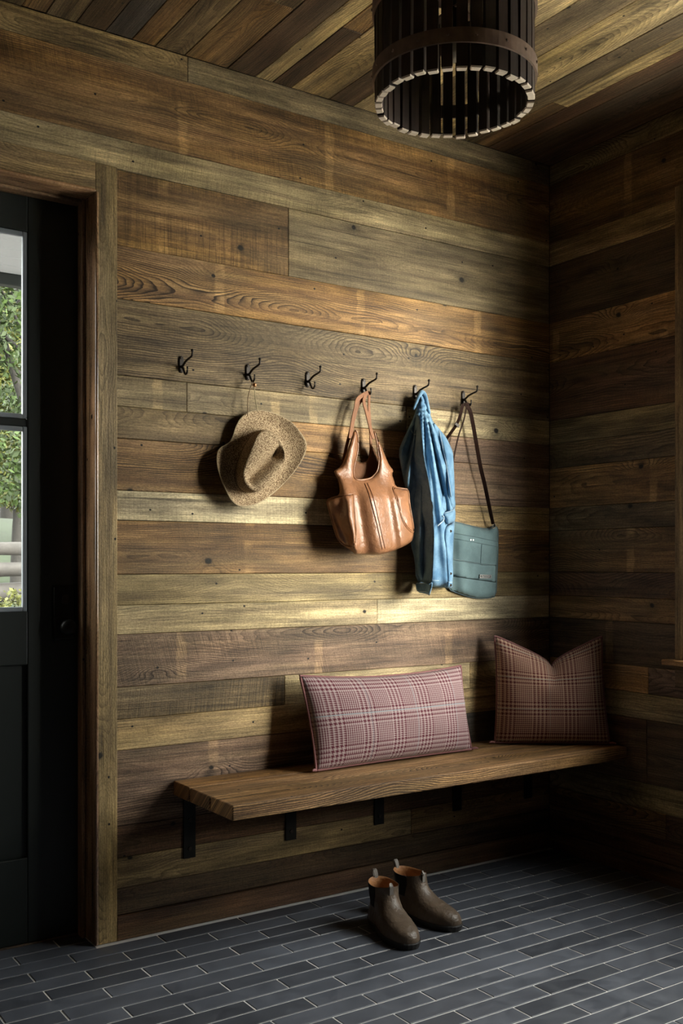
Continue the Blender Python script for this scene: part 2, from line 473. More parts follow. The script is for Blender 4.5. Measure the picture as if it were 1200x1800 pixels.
WC = dict(pale=(.44,.34,.185), cream=(.52,.43,.27), tan=(.35,.245,.115), orange=(.315,.178,.070), brown=(.230,.134,.056), grey=(.240,.182,.100),
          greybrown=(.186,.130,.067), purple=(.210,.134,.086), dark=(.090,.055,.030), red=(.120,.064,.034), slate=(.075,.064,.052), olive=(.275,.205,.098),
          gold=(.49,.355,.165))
_pm = {}
def plank_mesh(L, W, Th, c=0.0016):
    key = (round(L, 3), round(W, 3), round(Th, 4))
    if key in _pm: return _pm[key]
    l, w_ = L / 2, W / 2
    v = [(-l, 0, -w_), (l, 0, -w_), (l, 0, w_), (-l, 0, w_)]
    v += [(x, -Th + c, z) for x, z in ((-l, -w_), (l, -w_), (l, w_), (-l, w_))]
    v += [(x, -Th, z) for x, z in ((-l + c, -w_ + c), (l - c, -w_ + c), (l - c, w_ - c), (-l + c, w_ - c))]
    f = [(0, 3, 2, 1)[::-1]]
    for i in range(4):
        j = (i + 1) % 4
        f += [(i, j, 4 + j, 4 + i), (4 + i, 4 + j, 8 + j, 8 + i)]
    f.append((8, 9, 10, 11))
    me = fix_normals(mesh('plank', v, f))
    me.materials.append(WOOD)
    _pm[key] = me
    return me

# board frames: columns = where local X (grain), Y (into the wall), Z (width) go
FR_BACK = Matrix(((1, 0, 0), (0, 1, 0), (0, 0, 1)))
FR_RIGHT = Matrix(((0, 1, 0), (-1, 0, 0), (0, 0, 1)))
FR_LEFT = Matrix(((0, -1, 0), (1, 0, 0), (0, 0, 1)))
FR_FRONT = Matrix(((-1, 0, 0), (0, -1, 0), (0, 0, 1)))
FR_CEIL = Matrix(((0, 0, 1), (1, 0, 0), (0, 1, 0)))      # grain along world y, face down
FR_VERT = Matrix(((0, 0, -1), (0, 1, 0), (1, 0, 0)))     # upright board on the back wall: grain along world z
FR_VERT_R = Matrix(((0, 1, 0), (0, 0, 1), (1, 0, 0)))    # upright board on the right wall
JIT = random.Random(3)

def plank(parent, centre, L, W, frame, col, wood=(.5, .5, .3), marks=(), Th=T, name='plank', gap=0.0012):
    """board whose back sits at `centre`; marks are local positions along the grain"""
    me = plank_mesh(L - gap, W - gap, Th)
    o = add(name, me, None, parent)
    M_ = frame.to_4x4(); M_.translation = Vector(centre)
    o.matrix_world = M_
    c = WC[col] if isinstance(col, str) else col
    k = JIT.uniform(.9, 1.1)
    o.color = (c[0] * k, c[1] * k, c[2] * k, 1)
    o['wood'] = [float(q) for q in wood]
    mk = list(marks)[:3]; mk += [99.0] * (3 - len(mk))
    o['marks'] = [float(q) for q in mk]
    return o

Zc = [.071, .152, .245, .340, .570, .664, .762, .922, 1.010, 1.104, 1.268, 1.359, 1.517, 1.614, 1.708, 1.940, 2.101, 2.330, 2.423, 2.655, CEIL]

# ---- wall_back ------------------------------------------------------
DX0, DX1 = -2.83, -1.895         # door opening
m = MB()
WB = .155
m.box((XL - WT, T, -.2), (DX0 - .03, WB, CEIL + .1)).box((DX1 + .03, T, -.2), (WT, WB, CEIL + .1)).box((DX0 - .03, T, 2.275), (DX1 + .03, WB, CEIL + .1))
wall_back = add('wall_back', m.mesh('wall_back'), WALLBOARD, kind='structure', label='wall of horizontal reclaimed barn boards behind the bench')
R_ = -1.827
# (x0, x1, colour, (ring, saw, knot), marks at world x)
BACK = [
 [(R_, 0, 'dark', (.4,.3,.2), ())],
 [(R_, -.7, 'tan', (.4,.4,.2), ()), (-.7, 0, 'brown', (.4,.4,.2), ())],
 [(R_, 0, 'red', (.5,.3,.2), ())],
 [(R_, -.62, 'purple', (.75,.3,.3), (-1.50,)), (-.62, 0, 'slate', (.3,.3,.1), ())],
 [(R_, 0, 'tan', (.35,.3,.25), ())],
 [(R_, -1.235, 'greybrown', (.2,1.,.1), ()), (-1.235, -.42, 'pale', (.3,.4,.2), ()), (-.42, 0, 'tan', (.5,.3,.3), ())],
 [(R_, 0, 'purple', (.75,.9,.2), (-1.61,-1.10,-.525))],
 [(R_, -.853, 'pale', (.3,.35,.55), ()), (-.853, 0, 'cream', (.15,.4,.1), ())],
 [(R_, 0, 'olive', (.45,.35,.5), (-.76,))],
 [(R_, -.30, 'brown', (.7,.4,.5), (-1.37,)), (-.30, 0, 'brown', (.5,.4,.2), ())],
 [(R_, -.9, 'cream', (.12,.45,.3), ()), (-.9, 0, 'tan', (.35,.3,.45), ())],
 [(R_, -.62, 'brown', (1.,.2,.25), ()), (-.62, 0, 'purple', (.75,.2,.2), ())],
 [(R_, -1.42, 'greybrown', (.5,.3,.1), ()), (-1.42, -.70, 'orange', (.35,.3,.2), ()), (-.70, 0, 'purple', (.4,.3,.2), ())],
 [(R_, -1.592, 'grey', (.35,.4,.2), (-1.69,)), (-1.592, -.72, 'grey', (.35,.4,.3), (-1.27,-1.12)), (-.72, 0, 'pale', (.4,.3,.1), ())],
 [(R_, 0, 'greybrown', (.75,.4,.35), ())],
 [(R_, 0, 'orange', (1.,.15,.75), (-1.478,-.925,-.382))],
 [(R_, -1.219, 'brown', (.35,1.,.2), (-1.672,)), (-1.219, 0, 'grey', (.2,.35,.35), ())],
 [(XL, -2.6, 'tan', (.3,.5,.3), ()), (-2.6, 0, 'pale', (.25,.6,.35), ())],
 [(XL, -2.9, 'brown', (.5,.5,.3), ()), (-2.9, 0, 'orange', (.55,.75,.25), (-1.605,-1.057,-.515))],
 [(XL, -1.589, 'tan', (.4,.3,.5), ()), (-1.589, 0, 'grey', (.25,.35,.3), ())],
]
for i, segs in enumerate(BACK):
    z0, z1 = Zc[i], Zc[i + 1]
    zz = (z0 + z1) / 2
    for (a, b, col, wd, mk) in segs:
        th = T + JIT.uniform(-.0012, .0012)
        plank(wall_back, ((a + b) / 2, T, zz), b - a, z1 - z0, FR_BACK, col, wd, [q - (a + b) / 2 for q in mk], th)
    if i < 17:   # left of the door
        plank(wall_back, ((XL - 2.90) / 2, T, zz), -2.90 - XL, z1 - z0, FR_BACK, JIT.choice(['brown', 'tan', 'greybrown', 'purple', 'olive']), (.5,.4,.3))

# ---- wall_right -----------------------------------------------------
WY0, WY1, WZ0, WZ1 = -0.69, -2.05, 0.80, 2.387    # window opening
WR = 0.13                                          # thick outer wall
m = MB()
m.box((T, WY0 + .012, -.2), (WR, WT, CEIL + .1)).box((T, YF - WT, -.2), (WR, WY1 - .012, CEIL + .1))
m.box((T, WY1 - .012, -.2), (WR, WY0 + .012, WZ0 - .02)).box((T, WY1 - .012, WZ1 + .02), (WR, WY0 + .012, CEIL + .1))
wall_right = add('wall_right', m.mesh('wall_right'), WALLBOARD, kind='structure', label='dim barn-board wall with the window, right of the bench')
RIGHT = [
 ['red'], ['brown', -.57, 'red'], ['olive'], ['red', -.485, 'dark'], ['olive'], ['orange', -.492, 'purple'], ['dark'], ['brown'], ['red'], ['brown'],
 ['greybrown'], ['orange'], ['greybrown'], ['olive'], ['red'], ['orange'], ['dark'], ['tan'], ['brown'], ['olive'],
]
RMARK = {18: (-.40,), 15: (-.035, -.56), 11: (-.515,), 9: (-.41,), 6: (-.31,)}
CY0, CY1 = -0.62, -2.12                            # outer edges of the casing
for i, row in enumerate(RIGHT):
    z0, z1 = Zc[i], Zc[i + 1]; zz = (z0 + z1) / 2
    cuts = [0.0] + [q for q in row if not isinstance(q, str)]
    cols = [q for q in row if isinstance(q, str)]
    if z0 > .71 and z1 < 2.43:
        spans = [(0.0, CY0), (CY1, YF)]
    else:
        spans = [(0.0, -1.9 + JIT.uniform(-.4, .4)), (None, YF)]
        spans[1] = (spans[0][1], YF)
    out = []
    for k, (a, b) in enumerate(spans):
        if k == 0:
            pts = cuts + [b]
            for q in range(len(pts) - 1): out.append((pts[q], pts[q + 1], cols[q]))
        else:
            out.append((a, b, JIT.choice(['brown', 'tan', 'greybrown', 'purple'])))
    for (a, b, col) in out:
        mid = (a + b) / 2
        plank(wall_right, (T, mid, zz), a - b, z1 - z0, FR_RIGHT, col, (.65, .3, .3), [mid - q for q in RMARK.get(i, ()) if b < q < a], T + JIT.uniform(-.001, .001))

# ---- wall_left and wall_front (behind the camera) --------------------
wall_left = add('wall_left', MB().box((XL - WT, YF - WT, -.2), (XL - T, T, CEIL + .1)).mesh('wall_left'), WALLBOARD, kind='structure', label='barn-board wall far left of the door')
wall_front = add('wall_front', MB().box((XL - WT, YF - WT, -.2), (WR, YF - T, CEIL + .1)).mesh('wall_front'), WALLBOARD, kind='structure', label='barn-board wall facing the bench across the room')
for i in range(20):
    z0, z1 = Zc[i], Zc[i + 1]; zz = (z0 + z1) / 2
    for a, b in ((YF, -2.2 + JIT.uniform(-.8, .8)), (None, 0)):
        if a is None: a = last
        last = b
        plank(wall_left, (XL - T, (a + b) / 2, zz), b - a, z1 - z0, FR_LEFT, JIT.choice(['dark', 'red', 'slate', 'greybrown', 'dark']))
    for a, b in ((XL, -2.2 + JIT.uniform(-.8, .8)), (None, 0)):
        if a is None: a = last
        last = b
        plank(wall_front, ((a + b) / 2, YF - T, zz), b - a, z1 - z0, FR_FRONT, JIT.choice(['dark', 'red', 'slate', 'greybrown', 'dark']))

# ---- ceiling ----------------------------------------------------------
ceiling = add('ceiling', MB().box((XL - WT, YF - WT, CEIL + T), (WR, WT, CEIL + .15)).mesh('ceiling'), WALLBOARD, kind='structure', label='ceiling of mixed reclaimed boards')
# (right edge x, left edge x, [(y joint...)], colours from the back wall forwards)
CE = [(0, -.11, 'red', (), ()), (-.11, -.25, 'dark', (), ()), (-.25, -.33, 'red', (), ()), (-.33, -.40, 'brown', (-.412,), ('gold',)), (-.40, -.503, 'greybrown', (), ()),
      (-.503, -.667, 'gold', (), ()), (-.667, -.805, 'greybrown', (), ()), (-.805, -.958, 'gold', (-1.4,), ('brown',)), (-.958, -1.058, 'dark', (), ()), (-1.058, -1.21, 'tan', (-1.1,), ('orange',)),
      (-1.21, -1.282, 'dark', (-.418,), ('brown',)), (-1.282, -1.347, 'gold', (), ()), (-1.347, -1.45, 'dark', (), ()), (-1.45, -1.60, 'brown', (-.42,), ('greybrown',)), (-1.60, -1.70, 'greybrown', (), ()),
      (-1.70, -1.775, 'brown', (), ()), (-1.775, -1.86, 'slate', (), ()), (-1.86, -1.95, 'dark', (), ()), (-1.95, -2.04, 'greybrown', (), ()), (-2.04, -2.11, 'brown', (), ()), (-2.11, -2.26, 'greybrown', (), ())]
x = -2.26
while x > XL + .02:
    x2 = max(XL, x - JIT.choice((.072, .10, .15)))
    CE.append((x, x2, JIT.choice(['brown', 'dark', 'greybrown', 'tan', 'gold', 'purple']), (-1.0 - JIT.random() * 2,), (JIT.choice(['brown', 'tan', 'dark']),)))
    x = x2
for (xa, xb, col, js, cols) in CE:
    ys = [0.0] + list(js)
    if len(js) == 0: ys.append(-2.3 + JIT.uniform(-.7, .7)); cols = (JIT.choice(['brown', 'tan', 'greybrown']),)
    ys.append(YF)
    cc = [col] + list(cols)
    for k in range(len(ys) - 1):
        a, b = ys[k], ys[k + 1]
        plank(ceiling, ((xa + xb) / 2, (a + b) / 2, CEIL + T), a - b, xa - xb, FR_CEIL, cc[k], (.6, .35, .3), (), T + JIT.uniform(-.001, .001))

# ---- floor ------------------------------------------------------------
floor = add('floor', MB().box((XL - WT, YF - WT, -.2), (WR, WT, -.0022)).mesh('floor'), GROUT, kind='structure', label='charcoal slate tile floor with pale grout')
TP, TR_, TG = 0.277, 0.0698, 0.0052
def tile_mesh(L, W):
    c, d = .0012, .0012
    l, w_ = L / 2, W / 2
    v = [(-l, -w_, -.008), (l, -w_, -.008), (l, w_, -.008), (-l, w_, -.008)]
    v += [(x_, y_, -d) for x_, y_ in ((-l, -w_), (l, -w_), (l, w_), (-l, w_))] + [(x_, y_, 0) for x_, y_ in ((-l + c, -w_ + c), (l - c, -w_ + c), (l - c, w_ - c), (-l + c, w_ - c))]
    f = [(3, 2, 1, 0), (8, 9, 10, 11)]
    for i in range(4):
        j = (i + 1) % 4; f += [(i, j, 4 + j, 4 + i), (4 + i, 4 + j, 8 + j, 8 + i)]
    return v, f
fullv, fullf = tile_mesh(TP - TG, TR_ - TG)
TILE = mesh('tile', fullv, fullf); TILE.materials.append(SLATE)
fwd = Vector((math.sin(YAW), math.cos(YAW), 0)); rgt = Vector((math.cos(YAW), -math.sin(YAW), 0))
def on_screen(p):
    q = Vector(p) - CAM; d = q.dot(fwd)
    if d < .2: return None
    return CX + F_PX * q.dot(rgt) / d, CY - F_PX * q.z / d, d
tiles, rest = [], MB()
for k in range(-2, 62):
    yc = -.033 - TR_ * (k + .5)
    off = -1.431 if k % 2 == 0 else -1.292
    for n in range(-13, 9):
        x0 = off + n * TP; x1 = x0 + TP
        ylo, yhi = yc - TR_ / 2, yc + TR_ / 2
        if yc > 0:                                    # only inside the doorway
            if x1 < DX0 + .02 or x0 > DX1 - .02: continue
            x0, x1 = max(x0, DX0), min(x1, DX1)
        x0, x1 = max(x0, XL), min(x1, 0.0); ylo = max(ylo, YF)
        if yc < 0 and yhi > 0 and (x1 < DX0 or x0 > DX1): yhi = 0.0
        if x1 - x0 < .012 or yhi - ylo < .008: continue
        xc, yc2 = (x0 + x1) / 2, (ylo + yhi) / 2
        s_ = on_screen((xc, yc2, 0))
        vis = s_ is not None and -90 < s_[0] < 1290 and s_[1] < 1850
        full = abs(x1 - x0 - TP) < 1e-6 and abs(yhi - ylo - TR_) < 1e-6
        if full: me_ = TILE
        else:
            vv, ff = tile_mesh(x1 - x0 - TG, yhi - ylo - TG); me_ = (vv, ff)
        if vis: tiles.append((1 / s_[2] ** 2, xc, yc2, me_))
        else:
            vv, ff = (fullv, fullf) if full else me_
            rest.addm([(a + xc, b + yc2, c) for a, b, c in vv], ff)
tiles.sort(key=lambda q: -q[0])
for q, (_, xc, yc2, me_) in enumerate(tiles):
    if q < 300:
        if not isinstance(me_, bpy.types.Mesh): me_ = mesh('tile', *me_)
        add('tile', me_, SLATE, floor, loc=(xc, yc2, JIT.uniform(-.0004, .0004)))
    else:
        vv, ff = (fullv, fullf) if isinstance(me_, bpy.types.Mesh) else me_
        rest.addm([(a + xc, b + yc2, c) for a, b, c in vv], ff)
add('tile_field', rest.mesh('tile_field'), SLATE, floor, kind='stuff')
print('tiles in view', len(tiles))

# ---- baseboards -------------------------------------------------------
def baseboard(name, centre, L, frame, label):
    root = add(name, None, kind='structure', label=label)
    plank(root, centre, L, .071, frame, 'red', (.35, .1, .1), (), .015, 'board', 0.0)
baseboard('baseboard_back', (-1.827 / 2, 0, .0355), 1.827, FR_BACK, 'low reddish wooden baseboard under the bench')
baseboard('baseboard_right', (0, (YF - .015) / 2, .0355), -YF - .015, FR_RIGHT, 'low reddish wooden baseboard below the window wall')
baseboard('baseboard_left', (XL, YF / 2, .0355), -YF, FR_LEFT, 'wooden baseboard of the far left wall')
baseboard('baseboard_front', (XL / 2, YF, .0355), -XL - .03, FR_FRONT, 'wooden baseboard of the wall facing the bench')

# ---- door casing ------------------------------------------------------
trim_1 = add('trim_1', None, kind='structure', label='plain upright timber casing around the dark door')
cas = WC['tan']
plank(trim_1, ((DX1 - 1.827) / 2, T, 2.33 / 2), 2.33, DX1 * -1 - 1.827, FR_VERT, (.30, .215, .105), (.45, .1, .25), (), .028, 'casing_board', 0)
plank(trim_1, ((DX0 - 2.898) / 2, T, 2.33 / 2), 2.33, .068, FR_VERT, (.30, .215, .105), (.45, .1, .25), (), .028, 'casing_board', 0)
plank(trim_1, ((DX0 + DX1) / 2, T, 2.286), DX1 - DX0, .088, FR_BACK, (.30, .205, .10), (.45, .1, .25), (), .028, 'casing_board', 0)
# jamb liners
def liner(a, b, grain, col, parent, name='jamb_board', wood=(.4, .1, .2), mat=None, bev=.004):
    """box-shaped board given by corners, local x along `grain` (0,1,2)"""
    a, b = Vector(a), Vector(b); c = (a + b) / 2; d = [abs(q) for q in (b - a)]
    order = {0: (0, 1, 2), 1: (1, 0, 2), 2: (2, 1, 0)}[grain]
    dims = [d[q] for q in order]
    me = bev_box(name, [-q / 2 for q in dims], [q / 2 for q in dims], bev, 4)
    me.materials.append(mat or WOOD)
    if mat: me.polygons.foreach_set('use_smooth', [True] * len(me.polygons))
    o = add(name, me, None, parent)
    M_ = Matrix(((0,) * 3,) * 3)
    for col_, ax in enumerate(order): M_[ax][col_] = 1
    if M_.determinant() < 0:
        for r_ in range(3): M_[r_][1] *= -1
    M4 = M_.to_4x4(); M4.translation = c
    o.matrix_world = M4
    o.color = (*col, 1); o['wood'] = list(map(float, wood)); o['marks'] = [99.0] * 3
    return o
JC = (.34, .20, .11)
liner((DX1 - .002, -.021, 0), (DX1 + .008, .105, 2.244), 2, JC, trim_1, mat=VARNISHED, bev=.0045)
liner((DX1 - .014, .062, 0), (DX1 - .003, .104, 2.242), 2, JC, trim_1, 'door_stop')
liner((DX0 - .008, -.021, 0), (DX0 + .002, .105, 2.244), 2, JC, trim_1, mat=VARNISHED, bev=.006)
liner((DX0, -.021, 2.240), (DX1, .105, 2.250), 0, JC, trim_1, mat=VARNISHED, bev=.0045)
liner((DX0, .062, 2.229), (DX1 - .015, .104, 2.2395), 0, JC, trim_1, 'door_stop')
liner((DX0 - .02, .104, -.03), (DX1 + .02, .27, .0055), 0, (.1, .07, .05), trim_1, 'threshold')

# ---- door ---------------------------------------------------------------
DY = .106
door = add('door_1', None, kind='structure', label='dark green-black door with a two-pane window')
d0, d1 = DX0 + .003, DX1 - .003
GX0, GX1, GZ0, GZ1 = d0 + .165, -2.060, .994, 2.126
def dpart(name, a, b, mat=DARK_PAINT, c=.003, parent=door):
    return add(name, bev_box(name, a, b, c), mat, parent)
dpart('stile', (GX1, DY, .0062), (d1, DY + .045, 2.238))
dpart('stile', (d0, DY, .0062), (GX0, DY + .045, 2.238))
dpart('top_rail', (GX0, DY, GZ1), (GX1, DY + .045, 2.238))
dpart('lock_rail', (GX0, DY, .835), (GX1, DY + .045, GZ0))
dpart('bottom_rail', (GX0, DY, .0062), (GX1, DY + .045, .26))
dpart('lower_panel', (GX0 - .005, DY + .014, .25), (GX1 + .005, DY + .034, .84), c=.002)
dpart('muntin', (GX0, DY + .006, 1.545), (GX1, DY + .040, 1.569))
for z0, z1 in ((GZ0, 1.545), (1.569, GZ1)):
    p = dpart('pane', (GX0 + .001, DY + .020, z0 + .001), (GX1 - .001, DY + .025, z1 - .001), DIMMING_GLASS, .0005)
    b = .014
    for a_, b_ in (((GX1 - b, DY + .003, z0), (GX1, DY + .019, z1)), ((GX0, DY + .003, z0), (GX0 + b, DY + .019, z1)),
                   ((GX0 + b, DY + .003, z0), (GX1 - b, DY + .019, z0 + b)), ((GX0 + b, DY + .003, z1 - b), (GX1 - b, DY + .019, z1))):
        add('glazing_bead', bev_box('glazing_bead', a_, b_, .003), BEAD_SKYLIT, p)
es = dpart('lock_plate', (-1.985, DY - .014, .905), (-1.918, DY, 1.068), BLACK_IRON, .006)
kn = add('knob', tube('knob', [(-1.952, DY - .013, .945), (-1.952, DY - .030, .945), (-1.952, DY - .036, .945), (-1.952, DY - .046, .945), (-1.952, DY - .056, .945), (-1.952, DY - .060, .945)], .010, 16, scale=[1, 1, 2.0, 2.5, 2.1, 1.0]), BLACK_IRON, es)
add('keyhole', bev_box('keyhole', (-1.962, DY - .018, 1.015), (-1.942, DY - .013, 1.045), .003), HOOK_IRON, es)
for z in (.25, 1.12, 2.0):
    add('hinge', tube('hinge', [(d0 - .002, DY - .006, z - .05), (d0 - .002, DY - .006, z + .05)], .007, 8), BLACK_IRON, door)

# ---- window on the right wall ------------------------------------------
window = add('window_1', None, kind='structure', label='timber-cased window in the dim side wall')
plank(window, (T, (CY0 + WY0) / 2, (WZ0 + 2.457) / 2), 2.457 - WZ0, .07, FR_VERT_R, (.30, .205, .10), (.4, .1, .2), (), .030, 'casing_board', 0)
plank(window, (T, (CY1 + WY1) / 2, (WZ0 + 2.457) / 2), 2.457 - WZ0, .07, FR_VERT_R, (.30, .205, .10), (.4, .1, .2), (), .030, 'casing_board', 0)
plank(window, (T, (WY0 + WY1) / 2, 2.422), WY0 - WY1, .07, FR_RIGHT, (.30, .205, .10), (.4, .1, .2), (), .030, 'casing_board', 0)
plank(window, (T, (CY0 + CY1) / 2, .742), CY0 - CY1, .076, FR_RIGHT, (.16, .10, .05), (.4, .1, .2), (), .030, 'apron', 0)
liner((-.045, CY1 - .035, .7805), (.05, CY0 + .035, .8005), 1, (.42, .23, .10), window, 'window_sill')
liner((0, WY0, .80), (.05, WY0 + .012, WZ1), 2, JC, window)
liner((0, WY1 - .012, .80), (.05, WY1, WZ1), 2, JC, window)
liner((0, WY1, WZ1), (.05, WY0, WZ1 + .012), 1, JC, window)
fr = .030
for nm, a_, b_ in (('sash', (.05, WY0 + .01, WZ0), (.09, WY0 - fr, WZ1)), ('sash', (.05, WY1 - .01, WZ0), (.09, WY1 + fr, WZ1)),
                   ('sash', (.05, WY1 + fr, WZ0 - .02), (.09, WY0 - fr, WZ0 + fr)), ('sash', (.05, WY1 + fr, WZ1 - fr), (.09, WY0 - fr, WZ1 + .02)),
                   ('mullion', (.055, (WY0 + WY1) / 2 - .012, WZ0 + fr), (.085, (WY0 + WY1) / 2 + .012, WZ1 - fr))):
    lo = [min(p, q) for p, q in zip(a_, b_)]; hi = [max(p, q) for p, q in zip(a_, b_)]
    add(nm, bev_box(nm, lo, hi, .004), DARK_PAINT, window)
ym = (WY0 + WY1) / 2
for ya, yb in ((WY1 + fr, ym - .012), (ym + .012, WY0 - fr)):
    add('pane', bev_box('pane', (.068, ya, WZ0 + fr), (.073, yb, WZ1 - fr), .0005), GLASS, window)
portal('window_sky_portal', (.16, ym, (WZ0 + WZ1) / 2), (0, math.radians(90), 0), WZ1 - WZ0, WY0 - WY1)
portal('door_sky_portal', ((GX0 + GX1) / 2, .22, (GZ0 + GZ1) / 2), (math.radians(-90), 0, 0), GX1 - GX0, GZ1 - GZ0)

# ================================================================== outlines of the soft things, traced from image pixels and converted to metres on the back wall (x, z)
BAG = [(-1.0076,1.5894),(-1.02,1.5551),(-1.034,1.5194),(-1.0445,1.4927),(-1.0584,1.466),(-1.0877,1.45),(-1.086,1.4415),(-1.074,1.4248),(-1.0705,1.4212),(-1.0636,1.3955),(-1.0636,1.3696),(-1.0895,1.36),(-1.1185,1.3504),(-1.11,1.3192),(-1.0963,1.2795),(-1.0826,1.2338),(-1.0653,1.2052),(-1.034,1.1882),(-1.0112,1.1753),(-0.9988,1.1696),(-0.9525,1.1683),(-0.9018,1.1686),(-0.8466,1.1793),(-0.7904,1.1992),(-0.7562,1.2147),(-0.7467,1.233),(-0.7467,1.2693),(-0.7562,1.3055),(-0.7658,1.3445),(-0.7684,1.3746),(-0.7677,1.4003),(-0.798,1.4021),(-0.828,1.4069),(-0.8354,1.4319),(-0.8429,1.4495),(-0.8354,1.4648),(-0.854,1.4798),(-0.8688,1.5058),(-0.8872,1.5432),(-0.9018,1.5675),(-0.9135,1.5962),(-0.92,1.5957),(-0.9091,1.5625),(-0.9036,1.5274),(-0.9,1.498),(-0.9054,1.4622),(-0.92,1.4438),(-0.9381,1.4312),(-0.9739,1.4236),(-0.9988,1.4254),(-1.0059,1.4396),(-1.0059,1.4629),(-0.9988,1.4895),(-0.99,1.5221),(-0.9882,1.5572),(-0.9917,1.5832),(-0.9988,1.5944)]
BAG_BACK = [(-1.0106,1.5014),(-0.9964,1.5229),(-0.9785,1.5122),(-0.9606,1.4954),(-0.9353,1.488),(-0.9061,1.4985),(-0.9006,1.5467),(-0.8896,1.5534),(-0.8692,1.5186),(-0.832,1.4846),(-0.8169,1.446),(-0.8245,1.4002),(-1.0283,1.392),(-1.0389,1.4267),(-1.0283,1.4711)]
BAG_STRAP_FL = [(-0.9579,1.7279),(-0.9668,1.7051),(-0.9775,1.6749),(-0.99,1.6329),(-0.9981,1.6003),(-1.0031,1.5853),(-1.0076,1.5646)]
BAG_STRAP_FR = [(-0.9489,1.7287),(-0.9417,1.7014),(-0.9327,1.664),(-0.9236,1.6264),(-0.9167,1.596),(-0.9091,1.5714)]
BAG_STRAP_BL = [(-0.937,1.7325),(-0.9568,1.6906),(-0.9748,1.6418),(-0.9891,1.5936),(-1.0034,1.5426),(-1.0122,1.5039),(-1.0158,1.4919)]
BAG_STRAP_BR = [(-0.9206,1.734),(-0.9126,1.6796),(-0.9053,1.6205),(-0.9005,1.5611),(-0.8979,1.5314)]
BAG_POCKET_L = [(-1.1185,1.3504),(-1.0895,1.3594),(-1.0445,1.3689),(-1.0147,1.3737),(-1.0059,1.3732),(-1.0023,1.3224),(-0.997,1.2643),(-0.9953,1.2206),(-1.0059,1.1943),(-1.034,1.1926),(-1.0636,1.2081),(-1.0809,1.2338),(-1.0946,1.2795),(-1.1083,1.3193)]
BAG_POCKET_R = [(-0.8429,1.4047),(-0.8261,1.4039),(-0.798,1.4012),(-0.7696,1.3993),(-0.7669,1.3445),(-0.757,1.3054),(-0.7486,1.2693),(-0.7478,1.2451),(-0.7677,1.2538),(-0.7866,1.2685),(-0.8017,1.2923),(-0.8168,1.3339),(-0.8317,1.3753)]
BAG_SEAM1 = [(-0.9596,1.4116),(-0.9417,1.3742),(-0.9236,1.3188),(-0.9054,1.2602),(-0.8872,1.1894)]
BAG_SEAM2 = [(-0.9489,1.4135),(-0.929,1.3746),(-0.9109,1.3192),(-0.8945,1.2604),(-0.8754,1.1925)]
JBODY = [(-0.7094,1.7494),(-0.6942,1.7532),(-0.679,1.7498),(-0.6681,1.7275),(-0.6572,1.6976),(-0.6462,1.6642),(-0.633,1.648),(-0.6064,1.6258),(-0.5795,1.6034),(-0.5615,1.5768),(-0.5457,1.5499),(-0.543,1.5152),(-0.5407,1.4804),(-0.538,1.4281),(-0.5366,1.3687),(-0.5337,1.361),(-0.535,1.2912),(-0.5402,1.2446),(-0.5437,1.1948),(-0.5454,1.145),(-0.5437,1.0919),(-0.548,1.0445),(-0.5907,1.0461),(-0.6413,1.0484),(-0.6747,1.0505),(-0.7076,1.0801),(-0.724,1.1448),(-0.7444,1.2092),(-0.7565,1.3054),(-0.7646,1.4014),(-0.7714,1.418),(-0.784,1.468),(-0.7988,1.5345),(-0.7798,1.5761),(-0.7501,1.6254),(-0.7287,1.6644),(-0.7158,1.7029)]
JSLEEVE = [(-0.7586,1.6633),(-0.7459,1.6693),(-0.7361,1.6517),(-0.7297,1.6152),(-0.722,1.562),(-0.7083,1.4853),(-0.6902,1.4186),(-0.6833,1.3614),(-0.6756,1.354),(-0.6711,1.3059),(-0.6703,1.2576),(-0.6727,1.177),(-0.6769,1.1126),(-0.6802,1.0676),(-0.7186,1.0664),(-0.755,1.0668),(-0.7599,1.1447),(-0.7791,1.208),(-0.791,1.3028),(-0.799,1.3973),(-0.7973,1.414),(-0.8098,1.4633),(-0.8264,1.522),(-0.8077,1.5663),(-0.7826,1.6147)]
JCUFF = [(-0.7566,1.0722),(-0.7186,1.0712),(-0.6785,1.0724),(-0.6793,1.0547),(-0.6859,1.0387),(-0.6921,1.0211),(-0.7003,1.0277),(-0.751,1.034)]
JSLEEVE_R = [(-0.6598,1.6499),(-0.6401,1.6343),(-0.6003,1.5994),(-0.5824,1.573),(-0.5663,1.5464),(-0.5631,1.512),(-0.5609,1.4775),(-0.5577,1.4256),(-0.5564,1.3668),(-0.5536,1.3591),(-0.5544,1.3393),(-0.5817,1.3302),(-0.6072,1.322),(-0.624,1.3274),(-0.6365,1.3661),(-0.6003,1.3963),(-0.6136,1.4473),(-0.6313,1.515),(-0.6466,1.5757),(-0.6576,1.6193)]
JCUFF_R = [(-0.6189,1.3138),(-0.608,1.323),(-0.5817,1.3312),(-0.5536,1.3406),(-0.5544,1.2892),(-0.5732,1.2845),(-0.5924,1.2775),(-0.6029,1.2888)]
JFRONT = [(-0.6511,1.2195),(-0.6365,1.2425),(-0.6156,1.2624),(-0.586,1.28),(-0.5579,1.2878),(-0.5621,1.2436),(-0.5647,1.1943),(-0.5664,1.1449),(-0.5643,1.0923),(-0.5681,1.066),(-0.569,1.0453),(-0.608,1.0469),(-0.5996,1.0762),(-0.6038,1.1122),(-0.6135,1.1514),(-0.624,1.1938),(-0.6303,1.21)]
